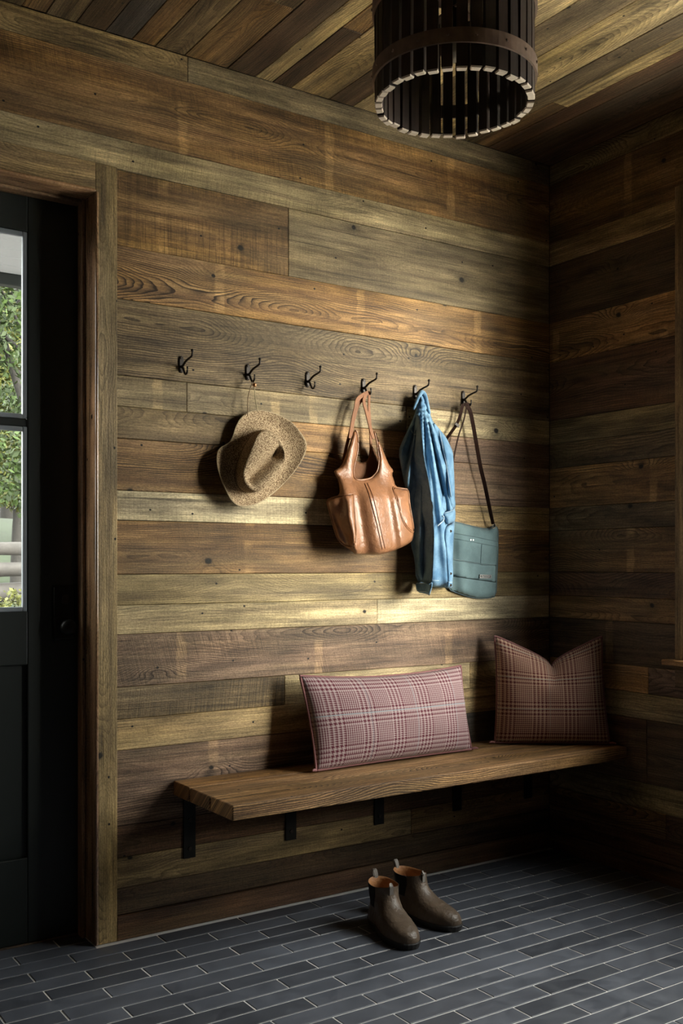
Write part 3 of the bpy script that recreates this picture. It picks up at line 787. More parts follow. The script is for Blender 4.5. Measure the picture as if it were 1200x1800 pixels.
SATCHEL = [(-0.5654,1.2958),(-0.5223,1.2928),(-0.4254,1.2754),(-0.3623,1.2688),(-0.3418,1.2815),(-0.3211,1.2819),(-0.3096,1.2657),(-0.3119,1.1796),(-0.3165,1.0937),(-0.322,1.0096),(-0.3623,1.0042),(-0.4165,1.0035),(-0.4742,1.0141),(-0.5223,1.0283),(-0.5568,1.0388),(-0.574,1.0788),(-0.574,1.2112)]
SAT_SEAM = [[(-0.5568,1.2545),(-0.5266,1.2494),(-0.4254,1.2365),(-0.3142,1.2202)],[(-0.5568,1.2346),(-0.5266,1.2294),(-0.4254,1.2162),(-0.3142,1.2003)],[(-0.5568,1.1599),(-0.5309,1.155),(-0.4609,1.1468),(-0.3804,1.1367),(-0.3142,1.1315)],[(-0.5568,1.0926),(-0.5331,1.0884),(-0.4299,1.0748),(-0.3188,1.0611)],[(-0.3962,1.2131),(-0.3985,1.1791),(-0.4007,1.1367),(-0.3962,1.0772)]]
SAT_STRAP_R = [(-0.4724,1.7291),(-0.4561,1.7111),(-0.4421,1.6733),(-0.4234,1.6001),(-0.3998,1.5054),(-0.3761,1.4351),(-0.3577,1.3736),(-0.344,1.3296),(-0.3303,1.2872)]
SAT_STRAP_L = [(-0.4667,1.7269),(-0.4806,1.669),(-0.4991,1.6182),(-0.5129,1.5608),(-0.523,1.5004),(-0.5312,1.4297),(-0.5312,1.362),(-0.5442,1.295)]
SAT_STRAP_T = [(-0.4843,1.727),(-0.4958,1.6872),(-0.5119,1.6508),(-0.5347,1.6211),(-0.5528,1.5919),(-0.546,1.5574),(-0.5392,1.5228),(-0.5392,1.4808)]
HBRIM = [(-1.3634,1.6356),(-1.3317,1.6369),(-1.2932,1.6317),(-1.2575,1.6178),(-1.2312,1.6001),(-1.2147,1.5758),(-1.1981,1.5514),(-1.1897,1.5292),(-1.1947,1.5004),(-1.2114,1.4653),(-1.2279,1.4333),(-1.2509,1.404),(-1.2803,1.3775),(-1.3125,1.3566),(-1.3444,1.3388),(-1.376,1.3267),(-1.4073,1.3202),(-1.4351,1.3221),(-1.4566,1.3323),(-1.4748,1.3534),(-1.493,1.3852),(-1.5051,1.4171),(-1.5105,1.4492),(-1.5066,1.4819),(-1.496,1.5014),(-1.4748,1.5136),(-1.4566,1.523),(-1.4459,1.5428),(-1.4382,1.5706),(-1.4258,1.5962),(-1.4073,1.6141),(-1.3854,1.6269)]
HBASE = [(-1.3536,1.5653),(-1.3218,1.562),(-1.2961,1.5442),(-1.2832,1.5171),(-1.28,1.4893),(-1.2864,1.4609),(-1.3058,1.4292),(-1.3345,1.4),(-1.3599,1.3823),(-1.385,1.3702),(-1.4131,1.3691),(-1.4347,1.3847),(-1.4454,1.4115),(-1.4408,1.4471),(-1.4285,1.4806),(-1.41,1.5146),(-1.3913,1.5405),(-1.3725,1.5584)]
HRIM = [(-1.3866,1.5526),(-1.3617,1.5517),(-1.3304,1.5376),(-1.3114,1.5142),(-1.3019,1.4819),(-1.3082,1.4514),(-1.3304,1.4174),(-1.3617,1.3888),(-1.3989,1.3683),(-1.4234,1.37),(-1.4447,1.3879),(-1.4538,1.4169),(-1.4493,1.4358),(-1.4326,1.4742),(-1.4173,1.5101),(-1.4051,1.5378)]
HCREASE = [(-1.421,1.403),(-1.3747,1.4459),(-1.3055,1.5018)]
HCORD = [[(-1.389,1.7293),(-1.3921,1.6766),(-1.3968,1.6183)],[(-1.3796,1.7303),(-1.3685,1.6898),(-1.3607,1.6351)]]

def thing(name, label, cat, loc=(0, 0, 0), group=None):
    return add(name, None, label=label, cat=cat, group=group, loc=loc)

def child_at(parent):
    """children are modelled in world coordinates: undo the parent's offset"""
    for c in parent.children:
        if c.matrix_parent_inverse == Matrix.Identity(4):
            c.matrix_parent_inverse = Matrix.Translation(-parent.location)

# ---- inflated soft shapes --------------------------------------------
class Soft:
    """closed cushion-like solid over a 2D outline (x, z) hanging on the wall; front(x,z,d) and back(x,z,d) give y"""
    def __init__(s, outline, front, back, sp=.008, smooth=None, d0=None):
        s.d0 = d0
        P = np.array(outline, float)
        if smooth:   # round the outline a little
            for _ in range(smooth):
                Q = np.roll(P, -1, 0)
                P = np.stack([P * .75 + Q * .25, P * .25 + Q * .75], 1).reshape(-1, 2)
        s.P = P; s.front, s.back = front, back
        pts = []
        n = len(P)
        for i in range(n):
            a, b = P[i], P[(i + 1) % n]
            k = max(1, int(round(np.hypot(*(b - a)) / sp)))
            for j in range(k): pts.append(a + (b - a) * j / k)
        s.nb = len(pts)
        B = np.array(pts)
        lo, hi = B.min(0), B.max(0)
        gx = np.arange(lo[0], hi[0], sp); gz = np.arange(lo[1], hi[1], sp * .87)
        G = np.array([(x + (sp / 2 if j % 2 else 0), z) for j, z in enumerate(gz) for x in gx])
        if len(G):
            d = s.dist(G); G = G[s.inside(G) & (d > sp * .55)]
        V = [Vector((float(a), float(b))) for a, b in np.vstack([B, G])]
        vs, es, fs, *_ = delaunay_2d_cdt(V, [], [list(range(s.nb))], 1, 1e-6)
        s.v2 = np.array([(q.x, q.y) for q in vs]); s.tri = [tuple(f) for f in fs]
        s.d = s.dist(s.v2)
    def dist(s, Q):
        A = s.P; Bp = np.roll(A, -1, 0); best = np.full(len(Q), 1e9)
        for a, b in zip(A, Bp):
            ab = b - a; t = np.clip(((Q - a) @ ab) / max(ab @ ab, 1e-12), 0, 1)
            best = np.minimum(best, np.hypot(*(Q - a - t[:, None] * ab).T))
        return best
    def inside(s, Q):
        A = s.P; Bp = np.roll(A, -1, 0); c = np.zeros(len(Q), bool)
        for (x1, z1), (x2, z2) in zip(A, Bp):
            hit = ((z1 > Q[:, 1]) != (z2 > Q[:, 1])) & (Q[:, 0] < (x2 - x1) * (Q[:, 1] - z1) / (z2 - z1 + 1e-15) + x1)
            c ^= hit
        return c
    def y(s, x, z, off=0.0):
        q = np.array([(x, z)]); d = s.dist(q)[0] if s.inside(q)[0] else 0.0
        return s.front(x, z, d) - off
    def at(s, x, y, z):
        """outlines were traced from image pixels on the plane y = -d0; points shear along the camera line of sight"""
        if s.d0 is None: return (x, y, z)
        k = -y - s.d0[0]
        return (x + s.d0[1] * k, y, z + s.d0[2] * k)  # depth offset sheared along the line of sight, one fixed slope per piece
    def mesh(s, name):
        v, f = [], []
        nf = len(s.v2); backi = {}
        for (x, z), d in zip(s.v2, s.d): v.append(s.at(x, s.front(x, z, d if d > 1e-5 else 0.0), z))
        for i, ((x, z), d) in enumerate(zip(s.v2, s.d)):
            if d > 1e-5: backi[i] = len(v); v.append(s.at(x, s.back(x, z, d), z))
            else: backi[i] = i
        for t in s.tri:
            f.append(t); f.append(tuple(backi[i] for i in t[::-1]))
        return fix_normals(mesh(name, v, f, True))
    def line(s, name, pts, r=.0012, off=.0006, res=30):
        """a seam laid on the front"""
        Q = smooth_path([(a, 0, b) for a, b in pts], res)
        return tube(name, [s.at(q.x, s.y(q.x, q.z, off), q.z) for q in Q], r, 6)
    def edge(s, name, r=.0014, inset=0):
        return tube(name, [s.at(a, s.front(a, b, 0.0), b) for a, b in s.P], r, 6, closed=True)

def puff(base, thick, soft, extra=None):
    def f(x, z, d):
        y = -base - thick * (1 - math.exp(-d / soft))
        if extra and d > 0: y -= extra(x, z) * (1 - math.exp(-d / (soft * .7)))
        return y
    return f
def slab(base, thick, soft): return lambda x, z, d: -base + thick * (1 - math.exp(-d / soft))

# ================================================================== BENCH
bench = thing('wall_bench', 'long floating bench of worn laminated timber along the board wall', 'bench', (-.82, -.2, .414))
BX0, BD, BZ0, BZ1 = -1.640, -.396, .414, .459
yy = [-.001, -.118, -.256, BD]
for k in range(3):
    o = liner((BX0 + .001 * k, yy[k + 1] + (.0018 if k < 2 else 0), BZ0), (-.001, yy[k] - .0018, BZ1 - (.0012 if k == 1 else 0)), 0,
              [(.27, .150, .066), (.345, .195, .085), (.335, .190, .082)][k], None, 'seat_board', (.95, .25, .35))
    o.parent = bench; o.matrix_parent_inverse = Matrix.Translation(-bench.location)
for xb in (-1.585, -1.213, -.848, -.487, -.122):
    m = MB()
    m.box((xb - .02, -.007, .21), (xb + .02, 0, BZ0)).box((xb - .02, -.34, BZ0 - .007), (xb + .02, -.007, BZ0))
    br = add('bracket', m.mesh('bracket'), BLACK_IRON, bench); br.matrix_parent_inverse = Matrix.Translation(-bench.location)
    for zz in (.24, .33):
        v, f = sweep([(xb, -.007, zz), (xb, -.0105, zz)], circ(.006, 8), up=(0, 0, 1))
        add('screw', mesh('screw', v, f), HOOK_IRON, br)

# ================================================================== HOOKS
HX = [-1.612, -1.375, -1.145, -.914, -.684, -.455]
HZ = 1.762
def build_hook(name, x, label):
    t = thing(name, label, 'coat hook', (x, 0, HZ), 'iron coat hooks in a row')
    m = MB()
    n = 20
    outl = [(.011 * math.sin(a) * (1 + .25 * math.cos(2 * a)), .027 * math.cos(a)) for a in [2 * math.pi * i / n for i in range(n)]]
    v = [(a, 0, b) for a, b in outl] + [(a, -.003, b) for a, b in outl] + [(a * .7, -.0048, b * .85) for a, b in outl]
    f = [tuple(range(n))]
    for r_ in range(2):
        for i in range(n): j = (i + 1) % n; f.append((r_ * n + i, r_ * n + j, (r_ + 1) * n + j, (r_ + 1) * n + i))
    f.append(tuple(2 * n + i for i in range(n))[::-1])
    add('back_plate', fix_normals(mesh('back_plate', v, f)), HOOK_IRON, t)
    up = [(0, -.003, -.010), (0, -.018, -.004), (0, -.034, .004), (0, -.056, .009), (0, -.076, .013), (0, -.081, .018), (0, -.082, .029)]
    a = add('upper_prong', tube('upper_prong', up, .0032, 8, res=34, scale=[1.25 - .4 * i / 33 for i in range(34)]), HOOK_IRON, t)
    kb = bmesh.new(); bmesh.ops.create_uvsphere(kb, u_segments=10, v_segments=8, radius=.0048)
    me = bpy.data.meshes.new('knob'); kb.to_mesh(me); kb.free()
    k_ = add('knob', me, HOOK_IRON, a, loc=(0, -.082, .030))
    lo = [(0, -.003, -.006), (0, -.014, -.012), (0, -.022, -.024), (0, -.030, -.034), (0, -.040, -.035), (0, -.047, -.027), (0, -.047, -.014)]
    add('lower_prong', tube('lower_prong', lo, .0032, 8, res=34, scale=[1.2 - .35 * i / 33 for i in range(34)]), HOOK_IRON, t)
    for z in (.019, -.019):
        v, f = sweep([(0, -.003, z), (0, -.0068, z)], circ(.0034, 10), up=(0, 0, 1))
        add('screw', mesh('screw', v, f), HOOK_IRON, t)
    return t
HL = ['empty iron coat hook nearest the dark door', 'iron coat hook that carries the straw-coloured hat', 'empty iron coat hook between the hat and the tan bag',
      'iron coat hook above the tan leather tote bag', 'iron coat hook above the blue denim jacket', 'iron coat hook holding the brown satchel strap, nearest the corner']
for x, lb in zip(HX, HL): build_hook('coat_hook', x, lb)

# ================================================================== HAT
hat = thing('felt_hat', 'speckled brown wide-brimmed hat with a dented crown hanging by a cord', 'hat', (-1.36, -.04, 1.47))
ctr = np.array([-1.352, 1.466])
def ray_outline(P, c, ang):
    P = np.array(P); d = np.array([math.cos(ang), math.sin(ang)]); best = 0
    for a, b in zip(P, np.roll(P, -1, 0)):
        e = b - a; den = d[0] * e[1] - d[1] * e[0]
        if abs(den) < 1e-12: continue
        q = a - c
        t = (q[0] * e[1] - q[1] * e[0]) / den; u = (q[0] * d[1] - q[1] * d[0]) / den
        if t > 0 and -1e-9 <= u <= 1 + 1e-9: best = max(best, t)
    return best
def chaikin(P, n=2):
    P = np.array(P, float)
    for _ in range(n):
        Q = np.roll(P, -1, 0); P = np.stack([P * .75 + Q * .25, P * .25 + Q * .75], 1).reshape(-1, 2)
    return P
NA = 96
angs = [2 * math.pi * i / NA for i in range(NA)]
cR = np.array([-1.380, 1.458])
brim = [ctr + ray_outline(chaikin(HBRIM), ctr, a) * np.array([math.cos(a), math.sin(a)]) for a in angs]
base = [ctr + ray_outline(chaikin(HBASE), ctr, a) * np.array([math.cos(a), math.sin(a)]) for a in angs]
rim = [cR + ray_outline(chaikin(HRIM), cR, a) * np.array([math.cos(a), math.sin(a)]) for a in angs]
def brim_d(a, s):      # distance of the brim from the wall; s 0 at the crown, 1 at the edge
    edge_ = .040 + .016 * math.cos(2 * (a - .5)) + .006 * math.sin(3 * a + 1)
    return .043 * (1 - s) + edge_ * s - .013 * math.sin(math.pi * s) + .006 * math.sin(4 * a) * s
rings = []
for s_ in (1.0, .97, .9, .78, .64, .5, .36, .22, .1):
    rings.append([(*(base[i] + (brim[i] - base[i]) * s_), brim_d(angs[i], s_)) for i in range(NA)])
rings.append([(*base[i], .0455) for i in range(NA)])
for s_, k in ((.08, .052), (.25, .066), (.45, .082), (.65, .097), (.82, .108), (.93, .1145), (1.0, .1165)):
    rings.append([(*(base[i] * (1 - s_) + rim[i] * s_ + (base[i] - ctr) * .06 * math.sin(math.pi * s_)), k) for i in range(NA)])
cre = [np.array(q) for q in HCREASE]
def seg_d(p):
    best = 9
    for a, b in zip(cre[:-1], cre[1:]):
        e = b - a; t = min(1, max(0, ((p - a) @ e) / (e @ e))); best = min(best, np.hypot(*(p - a - t * e)))
    return best
for s_ in (.955, .9, .82, .72, .6, .48, .36, .24, .12, .03):
    ring_ = []
    for i in range(NA):
        p = cR + (rim[i] - cR) * s_
        along = np.clip(((p - cre[0]) @ (cre[2] - cre[0])) / ((cre[2] - cre[0]) @ (cre[2] - cre[0])), -.3, 1.3)
        dd = seg_d(p)
        dent = .040 * math.exp(-(dd / .019) ** 2) * (1 - .35 * abs(along - .45))
        crown = .1165 + .004 * math.sin(math.pi * min(1, (1 - s_) * 3) * .5) - .010 * max(0, along - .55)
        ring_.append((*p, crown - dent * min(1, (1 - s_) * 5.5)))
    rings.append(ring_)
v = [(x, -d, z) for r_ in rings for (x, z, d) in r_]
f = []
for r_ in range(len(rings) - 1):
    for i in range(NA):
        j = (i + 1) % NA; f.append((r_ * NA + i, r_ * NA + j, (r_ + 1) * NA + j, (r_ + 1) * NA + i))
f.append(tuple((len(rings) - 1) * NA + i for i in range(NA)))
me = fix_normals(mesh('crown_and_brim', v, f, True))
hb = add('crown_and_brim', me, HAT, hat)
so = hb.modifiers.new('thickness', 'SOLIDIFY'); so.thickness = .0022; so.offset = -1
add('brim_edge', tube('brim_edge', [(p[0], -brim_d(a, 1.0), p[1]) for p, a in zip(brim, angs)], .0021, 6, closed=True),
    plain('pale_brim_binding', (.36, .28, .17), .85, var=.3, scale=300), hat)
band = [(p[0] + (p[0] - ctr[0]) * .03, -.0505, p[1] + (p[1] - ctr[1]) * .03) for p in base]
add('hat_band', tube('hat_band', band, .0028, 6, closed=True), plain('braided_hat_band', (.17, .11, .05), .8, var=.5, scale=260, bump=.5), hat)
for q, c in enumerate(HCORD):
    pp = [(c[0][0], -.034, 1.7225)] + [(a, -.036, b) for a, b in c[1:-1]] + [(c[-1][0], -.040, c[-1][1] - .006)]
    pp[0] = (-1.376 + .004 * q, -.040, 1.731)
    add('hanging_cord', tube('hanging_cord', pp, .0016, 6, res=20), plain('hat_cord', (.20, .13, .07) if q == 0 else (.36, .29, .17), .8), hat)
kb = bmesh.new(); bmesh.ops.create_uvsphere(kb, u_segments=14, v_segments=10, radius=.0068)
me = bpy.data.meshes.new('cord_bead'); kb.to_mesh(me); kb.free()
me.polygons.foreach_set('use_smooth', [True] * len(me.polygons))
b_ = add('cord_bead', me, plain('copper_bead', (.55, .26, .12), .3, .8), hat)
child_at(hat); b_.location = (-1.372, -.041, 1.715)

# ================================================================== TOTE BAG
bag = thing('tote_bag', 'tan leather tote bag with two side pockets hanging by its straps', 'bag', (-.95, -.05, 1.17))
_be = np.array(BAG)
def bag_depth(x, z):
    """how far the leather stands off the wall: sides fall back, the front panel is full"""
    h_ = max(0.0, min(1.0, (1.455 - z) / .10)); h_ = h_ * h_ * (3 - 2 * h_)
    k = (1.40 - z) / .21
    l0, l1 = -1.115 + .10 * max(0, k) ** 1.6, -1.010 + .006 * k      # outer edge and front corner, left
    r1, r0 = -.850 + .052 * k, -.750
    if x < l1: t_ = max(0, min(1, (x - l0) / max(.015, l1 - l0))); q = .050 + .056 * t_ ** .8
    elif x > r1: t_ = max(0, min(1, (r0 - x) / max(.015, r0 - r1))); q = .066 + .040 * t_ ** .7
    else: q = .106
    u = (x + .95 - (1.43 - z) * .20) / .15
    fold = .012 * math.exp(-((u - .05) / .22) ** 2) - .010 * math.exp(-((u + .38) / .16) ** 2) - .010 * math.exp(-((u - .50) / .15) ** 2)
    fold += .007 * math.exp(-((u + .66) / .10) ** 2)
    belly = .014 * math.sin(math.pi * max(0, min(1, (1.41 - z) / .25)))
    top = .060 + .003 * math.sin(60 * x + 25 * z)
    return top * (1 - h_) + (q + fold + belly) * h_
def bag_front(x, z, d):
    q = bag_depth(x, z)
    return -q - .010 * (1 - math.exp(-d / .006)) + (.012 if z < 1.25 else .004) * math.exp(-d / .010)
def bag_back(x, z, d):
    lim = .026 + .026 * max(0.0, min(1.0, (x + .90) / .06))
    return bag_front(x, z, 0.0) + max(.002, bag_depth(x, z) - lim) * (1 - math.exp(-d / .012))
BAGS = Soft(BAG, bag_front, bag_back, .0075, 1, (.075, -.70, -.07))
add('body', BAGS.mesh('body'), TAN_LEATHER, bag)
bk = Soft(BAG_BACK, puff(.020, .004, .01), slab(.020, .006, .01), .009, 1)
add('back_panel', bk.mesh('back_panel'), INNER_LEATHER, bag)
for nm, P in (('side_pocket', BAG_POCKET_L), ('side_pocket', BAG_POCKET_R)):
    S_ = Soft(P, lambda x, z, d: BAGS.y(x, z, .0006 + .0050 * (1 - math.exp(-d / .006)) + .003 * math.sin(70 * x - 40 * z) * min(1, d / .01)),
              lambda x, z, d: BAGS.y(x, z, -.003), .0075, 1, (.075, -.70, -.07))
    o = add(nm, S_.mesh(nm), TAN_LEATHER, bag)
    add('pocket_hem', S_.edge('pocket_hem', .0024), TAN_LEATHER, o)
for P in (BAG_SEAM1, BAG_SEAM2):
    add('centre_seam', BAGS.line('centre_seam', P, .0016, .0008), plain('leather_seam', (.25, .10, .045), .45), bag)
no = len(BAG)
inner = BAG[-16:]
add('mouth_hem', tube('mouth_hem', [BAGS.at(a, BAGS.y(a, b) - .001, b) for a, b in inner], .0028, 6, res=60), TAN_LEATHER, bag)
HKX = -.914
for nm, P, d0, d1_, wd in (('handle', BAG_STRAP_FL, .040, .056, .014), ('handle', BAG_STRAP_FR, .040, .056, .012), ('handle', BAG_STRAP_BL, .036, .024, .011), ('handle', BAG_STRAP_BR, .036, .024, .009)):
    n = len(P)
    pts = [(a, -(d0 + (d1_ - d0) * i / (n - 1)), b) for i, (a, b) in enumerate(P)]
    top = [(HKX - .004 if 'L' in nm else HKX, -.040, 1.7335)]
    pts[0] = (pts[0][0] * .35 + HKX * .65, -.040, 1.7305)
    add(nm, ribbon(nm, [(HKX, -.040, 1.7345)] + pts, wd, .004, 40, (0, 1, 0), [.55 + .45 * min(1, i / 10) for i in range(40)]), HANDLE_LEATHER, bag)
child_at(bag)

# ================================================================== DENIM JACKET
jacket = thing('denim_jacket', 'faded blue denim jacket hung by its collar between the two bags', 'jacket', (-.67, -.04, 1.05))
hk = (-.690, 1.755)
def jfold(x, z):
    dx, dz = x - hk[0], max(.02, hk[1] - z)
    a = math.atan2(dx, dz)
    r_ = math.hypot(dx, dz)
    amp = .017 * min(1.0, r_ / .12)
    return amp * (math.sin(34 * a + 1.2 + 2 * r_) * .75 + .45 * math.sin(61 * a + 4 * r_)) + .004 * math.sin(40 * z + 25 * x)
JB = Soft(JBODY, puff(.030, .036, .016, jfold), slab(.030, .006, .02), .0075, 1, (.05, -.81, -.09))
add('body', JB.mesh('body'), DENIM, jacket)
def sfold(x, z): return .008 * math.sin(46 * z + 30 * x) * math.exp(-((z - 1.33) / .12) ** 2) + .012 * math.exp(-((x + .735 + .02 * math.sin(6 * z)) / .03) ** 2)
_je = np.array(JSLEEVE)
def sl_edges(z):
    xs = []
    for (x1, z1), (x2, z2) in zip(_je, np.roll(_je, -1, 0)):
        if (z1 > z) != (z2 > z): xs.append(x1 + (z - z1) / (z2 - z1) * (x2 - x1))
    return (min(xs), max(xs)) if len(xs) > 1 else (-.76, -.70)
def sl_front(x, z, d):
    a_, b_ = sl_edges(min(1.66, max(1.067, z)))
    t_ = min(1, max(0, (x - a_) / max(.02, b_ - a_)))
    base_ = .016 + .120 * t_ ** 1.5                  # the sleeve turns away to the wall on its far side
    return -base_ - .008 * (1 - math.exp(-d / .008)) - (sfold(x, z) * .5 if d > 0 else 0) * (1 - math.exp(-d / .01))
def sl_back(x, z, d):
    a_, b_ = sl_edges(min(1.66, max(1.067, z)))
    t_ = min(1, max(0, (x - a_) / max(.02, b_ - a_)))
    return -(.016 + .120 * t_ ** 1.5) + .010 * (1 - math.exp(-d / .01))
JS = Soft(JSLEEVE, sl_front, sl_back, .0075, 1, (.095, -.79, -.09))
sl = add('sleeve', JS.mesh('sleeve'), DENIM, jacket)
JC_ = Soft(JCUFF, lambda x, z, d: sl_front(x, 1.075, .02 + d) - .003 if d > 0 else sl_front(x, 1.075, 0.0), lambda x, z, d: sl_back(x, 1.075, d), .006, 1, (.095, -.79, .02))
cf = add('cuff', JC_.mesh('cuff'), DENIM, sl)
add('stitching', JC_.line('stitching', [(-.756, 1.0665), (-.72, 1.066), (-.686, 1.0665)], .0011), DENIM_D, cf)
add('stitching', JC_.line('stitching', [(-.750, 1.039), (-.72, 1.0375), (-.70, 1.036)], .0011), DENIM_D, cf)
def rfold(x, z): return .010 * math.sin(95 * (x + .18 * (z - 1.5)) + 1.0) + .005 * math.sin(50 * z)
JR = Soft(JSLEEVE_R, puff(.050, .026, .016, rfold), slab(.050, .016, .02), .0075, 1, (.075, -.82, -.1))
sr = add('sleeve', JR.mesh('sleeve'), DENIM, jacket)
add('sleeve_seam', JR.line('sleeve_seam', [(-.632, 1.62), (-.612, 1.55), (-.592, 1.47), (-.575, 1.38)], .0012), DENIM_D, sr)
JCR = Soft(JCUFF_R, puff(.060, .024, .012), slab(.060, .012, .02), .006, 1, (.075, -.82, -.06))
cr = add('cuff', JCR.mesh('cuff'), DENIM, sr)
add('stitching', JCR.line('stitching', [(-.612, 1.319), (-.585, 1.326), (-.560, 1.335)], .0011), DENIM_D, cr)
add('cuff_opening', tube('cuff_opening', [(-.640, -.075, 1.272), (-.628, -.079, 1.283), (-.617, -.081, 1.293), (-.614, -.081, 1.303), (-.620, -.080, 1.310)], .0024, 6, res=20), DENIM_D, cr)
def ffold(x, z): return .008 * math.sin(120 * (x + .6) + 6 * z)
JF = Soft(JFRONT, puff(.052, .026, .014, ffold), slab(.052, .014, .02), .0065, 1, (.075, -.82, 0.0))
fp = add('front_panel', JF.mesh('front_panel'), DENIM, jacket)
add('placket_seam', JF.line('placket_seam', [(-.628, 1.228), (-.617, 1.19), (-.607, 1.14), (-.598, 1.10), (-.594, 1.06)], .0012), DENIM_D, fp)
add('hem_stitching', JF.line('hem_stitching', [(-.603, 1.071), (-.585, 1.069), (-.569, 1.0675)], .0012), DENIM_D, fp)
add('hem_stitching', JB.line('hem_stitching', [(-.668, 1.079), (-.64, 1.077), (-.612, 1.076)], .0012), DENIM_D, jacket)
add('yoke_seam', JB.line('yoke_seam', [(-.742, 1.615), (-.728, 1.60), (-.712, 1.597)], .0012), DENIM_D, jacket)
for z in (1.255, 1.10, 1.058):
    v, f = sweep([JF.at(-.578, JF.y(-.578, z), z), JF.at(-.578, JF.y(-.578, z) - .003, z)], circ(.0050, 12), up=(0, 0, 1))
    add('button', mesh('button', v, f), plain('dull_copper_button', (.16, .10, .06), .4, .7), fp)
add('collar', tube('collar', [(-.722, -.040, 1.690), (-.709, -.046, 1.724), (-.698, -.050, 1.748), (-.688, -.050, 1.753), (-.678, -.052, 1.742), (-.668, -.052, 1.715), (-.655, -.050, 1.680)], .0085, 10, res=40,
    scale=[.5 + .5 * math.sin(math.pi * i / 39) for i in range(40)]), DENIM, jacket)
add('hanger_loop', tube('hanger_loop', [(-.690, -.048, 1.748), (-.687, -.042, 1.7335), (-.683, -.038, 1.7325), (-.680, -.044, 1.746)], .0016, 6, res=16), DENIM_D, jacket)
child_at(jacket)

# ================================================================== SATCHEL
sat = thing('canvas_satchel', 'blue-grey canvas satchel on a dark brown leather strap, partly behind the jacket', 'bag', (-.44, -.03, 1.0))
def sat_front(x, z, d):
    k = max(0.0, min(1.0, (x + .545) / .06)); k = k * k * (3 - 2 * k)
    wav = .004 * math.sin(28 * x + 9 * z) + .005 * math.exp(-((z - 1.20) / .03) ** 2)
    return -.011 - (.006 + .014 * k + wav * k) * (1 - math.exp(-d / .012))
SB = Soft(SATCHEL, sat_front, slab(.011, .008, .012), .008, 1, (.04, -.87, 0.0))
add('body', SB.mesh('body'), CANVAS, sat)
FL = [(-.560, 1.1575), (-.470, 1.146), (-.390, 1.136), (-.322, 1.131), (-.323, 1.064), (-.437, 1.0765), (-.540, 1.089), (-.560, 1.092)]
SF = Soft(FL, lambda x, z, d: SB.y(x, z, .0008 + .004 * (1 - math.exp(-d / .006))), lambda x, z, d: SB.y(x, z, -.001), .008, None, (.04, -.87, 0.0))
pk = add('front_pocket', SF.mesh('front_pocket'), CANVAS, sat)
for q, P in enumerate(SAT_SEAM):
    if q in (2, 3): continue
    add('seam', SB.line('seam', P, .0011), CANVAS_D, sat)
add('seam', SF.line('seam', [(-.556, 1.153), (-.470, 1.1425), (-.390, 1.1325), (-.326, 1.128)], .001), CANVAS_D, pk)
add('edge_binding', SB.edge('edge_binding', .0016), CANVAS_D, sat)
ybd = SB.y(-.372, 1.087) - .0045
bd = add('maker_badge', bev_box('maker_badge', (-.030, -.0012, -.0072), (.030, .0012, .0072), .0008), plain('dark_leather_badge', (.014, .014, .016), .5), sat, loc=(-.373, ybd - .0015, 1.0875))
bd.rotation_euler = (0, math.radians(1.6), 0)
frm = MB(); t_ = .0009
for a_, b_ in (((-.0285, -.0018, .0050), (.0285, -.0010, .0059)), ((-.0285, -.0018, -.0059), (.0285, -.0010, -.0050)), ((-.0285, -.0018, -.005), (-.0276, -.0010, .005)), ((.0276, -.0018, -.005), (.0285, -.0010, .005))): frm.box(a_, b_)
add('badge_border', frm.mesh('badge_border'), STEEL, bd)
sq = tube('badge_script', [(-.021, -.0016, -.001), (-.017, -.0016, .003), (-.014, -.0016, -.002), (-.009, -.0016, .001), (-.005, -.0016, -.001), (-.001, -.0016, .001), (.003, -.0016, -.001), (.008, -.0016, .001), (.012, -.0016, -.0015), (.017, -.0016, .001), (.022, -.0016, -.001)], .0007, 5, res=50)
add('badge_script', sq, STEEL, bd)
rv = MB()
for rx in (-.4435, -.4315):
    zz = 1.2255
    v, f = sweep([(rx, SB.y(rx, zz), zz), (rx, SB.y(rx, zz) - .0028, zz)], circ(.003, 10), up=(0, 0, 1))
    add('rivet', mesh('rivet', v, f), STEEL, sat)
SX = -.455
n = len(SAT_STRAP_R)
ptsR = [(SX, -.041, 1.7315)] + [(a, -.041 + .012 * i / n, b) for i, (a, b) in enumerate(SAT_STRAP_R)]
tw = [(1.0 - .0 * i) for i in range(60)]
ups = []
for i in range(60):
    ang = math.radians(20 + 62 * max(0, i / 59 - .15) / .85)
    ups.append((math.sin(ang), math.cos(ang), 0))
pR = smooth_path(ptsR, 60)
v, f = sweep(pR, flat(.0145, .0028), ups=ups, scale=[min(1, .4 + i / 6) for i in range(60)])
st = add('strap', mesh('strap', v, f), STRAP_LEATHER, sat)
ptsL = [(SX, -.041, 1.7315)] + [(a, -.038 + .030 * i / 7, b) for i, (a, b) in enumerate(SAT_STRAP_L)]
add('strap', ribbon('strap', ptsL, .005, .0028, 50, (0, 1, 0)), STRAP_LEATHER, sat)
ptsT = [(SX - .002, -.041, 1.7315)] + [(a, -.036 + .028 * i / 7, b) for i, (a, b) in enumerate(SAT_STRAP_T)]
vT = smooth_path(ptsT, 50); ups = [(math.sin(2.2 * i / 50), math.cos(2.2 * i / 50), 0) for i in range(50)]
v, f = sweep(vT, flat(.011, .003), ups=ups, scale=[min(1, .4 + i / 6) for i in range(50)])
add('strap_tail', mesh('strap_tail', v, f), STRAP_LEATHER, sat)
bu = add('strap_buckle', ribbon('strap_buckle', [(-.5105, -.034, 1.656), (-.5150, -.033, 1.6475)], .020, .005, None, (0, 1, 0)), HOOK_IRON, sat)
ringp = [(-.3245 + .0085 * math.cos(a), -.028 - .003 * math.sin(a), 1.280 + .0085 * math.sin(a)) for a in [2 * math.pi * i / 20 for i in range(20)]]
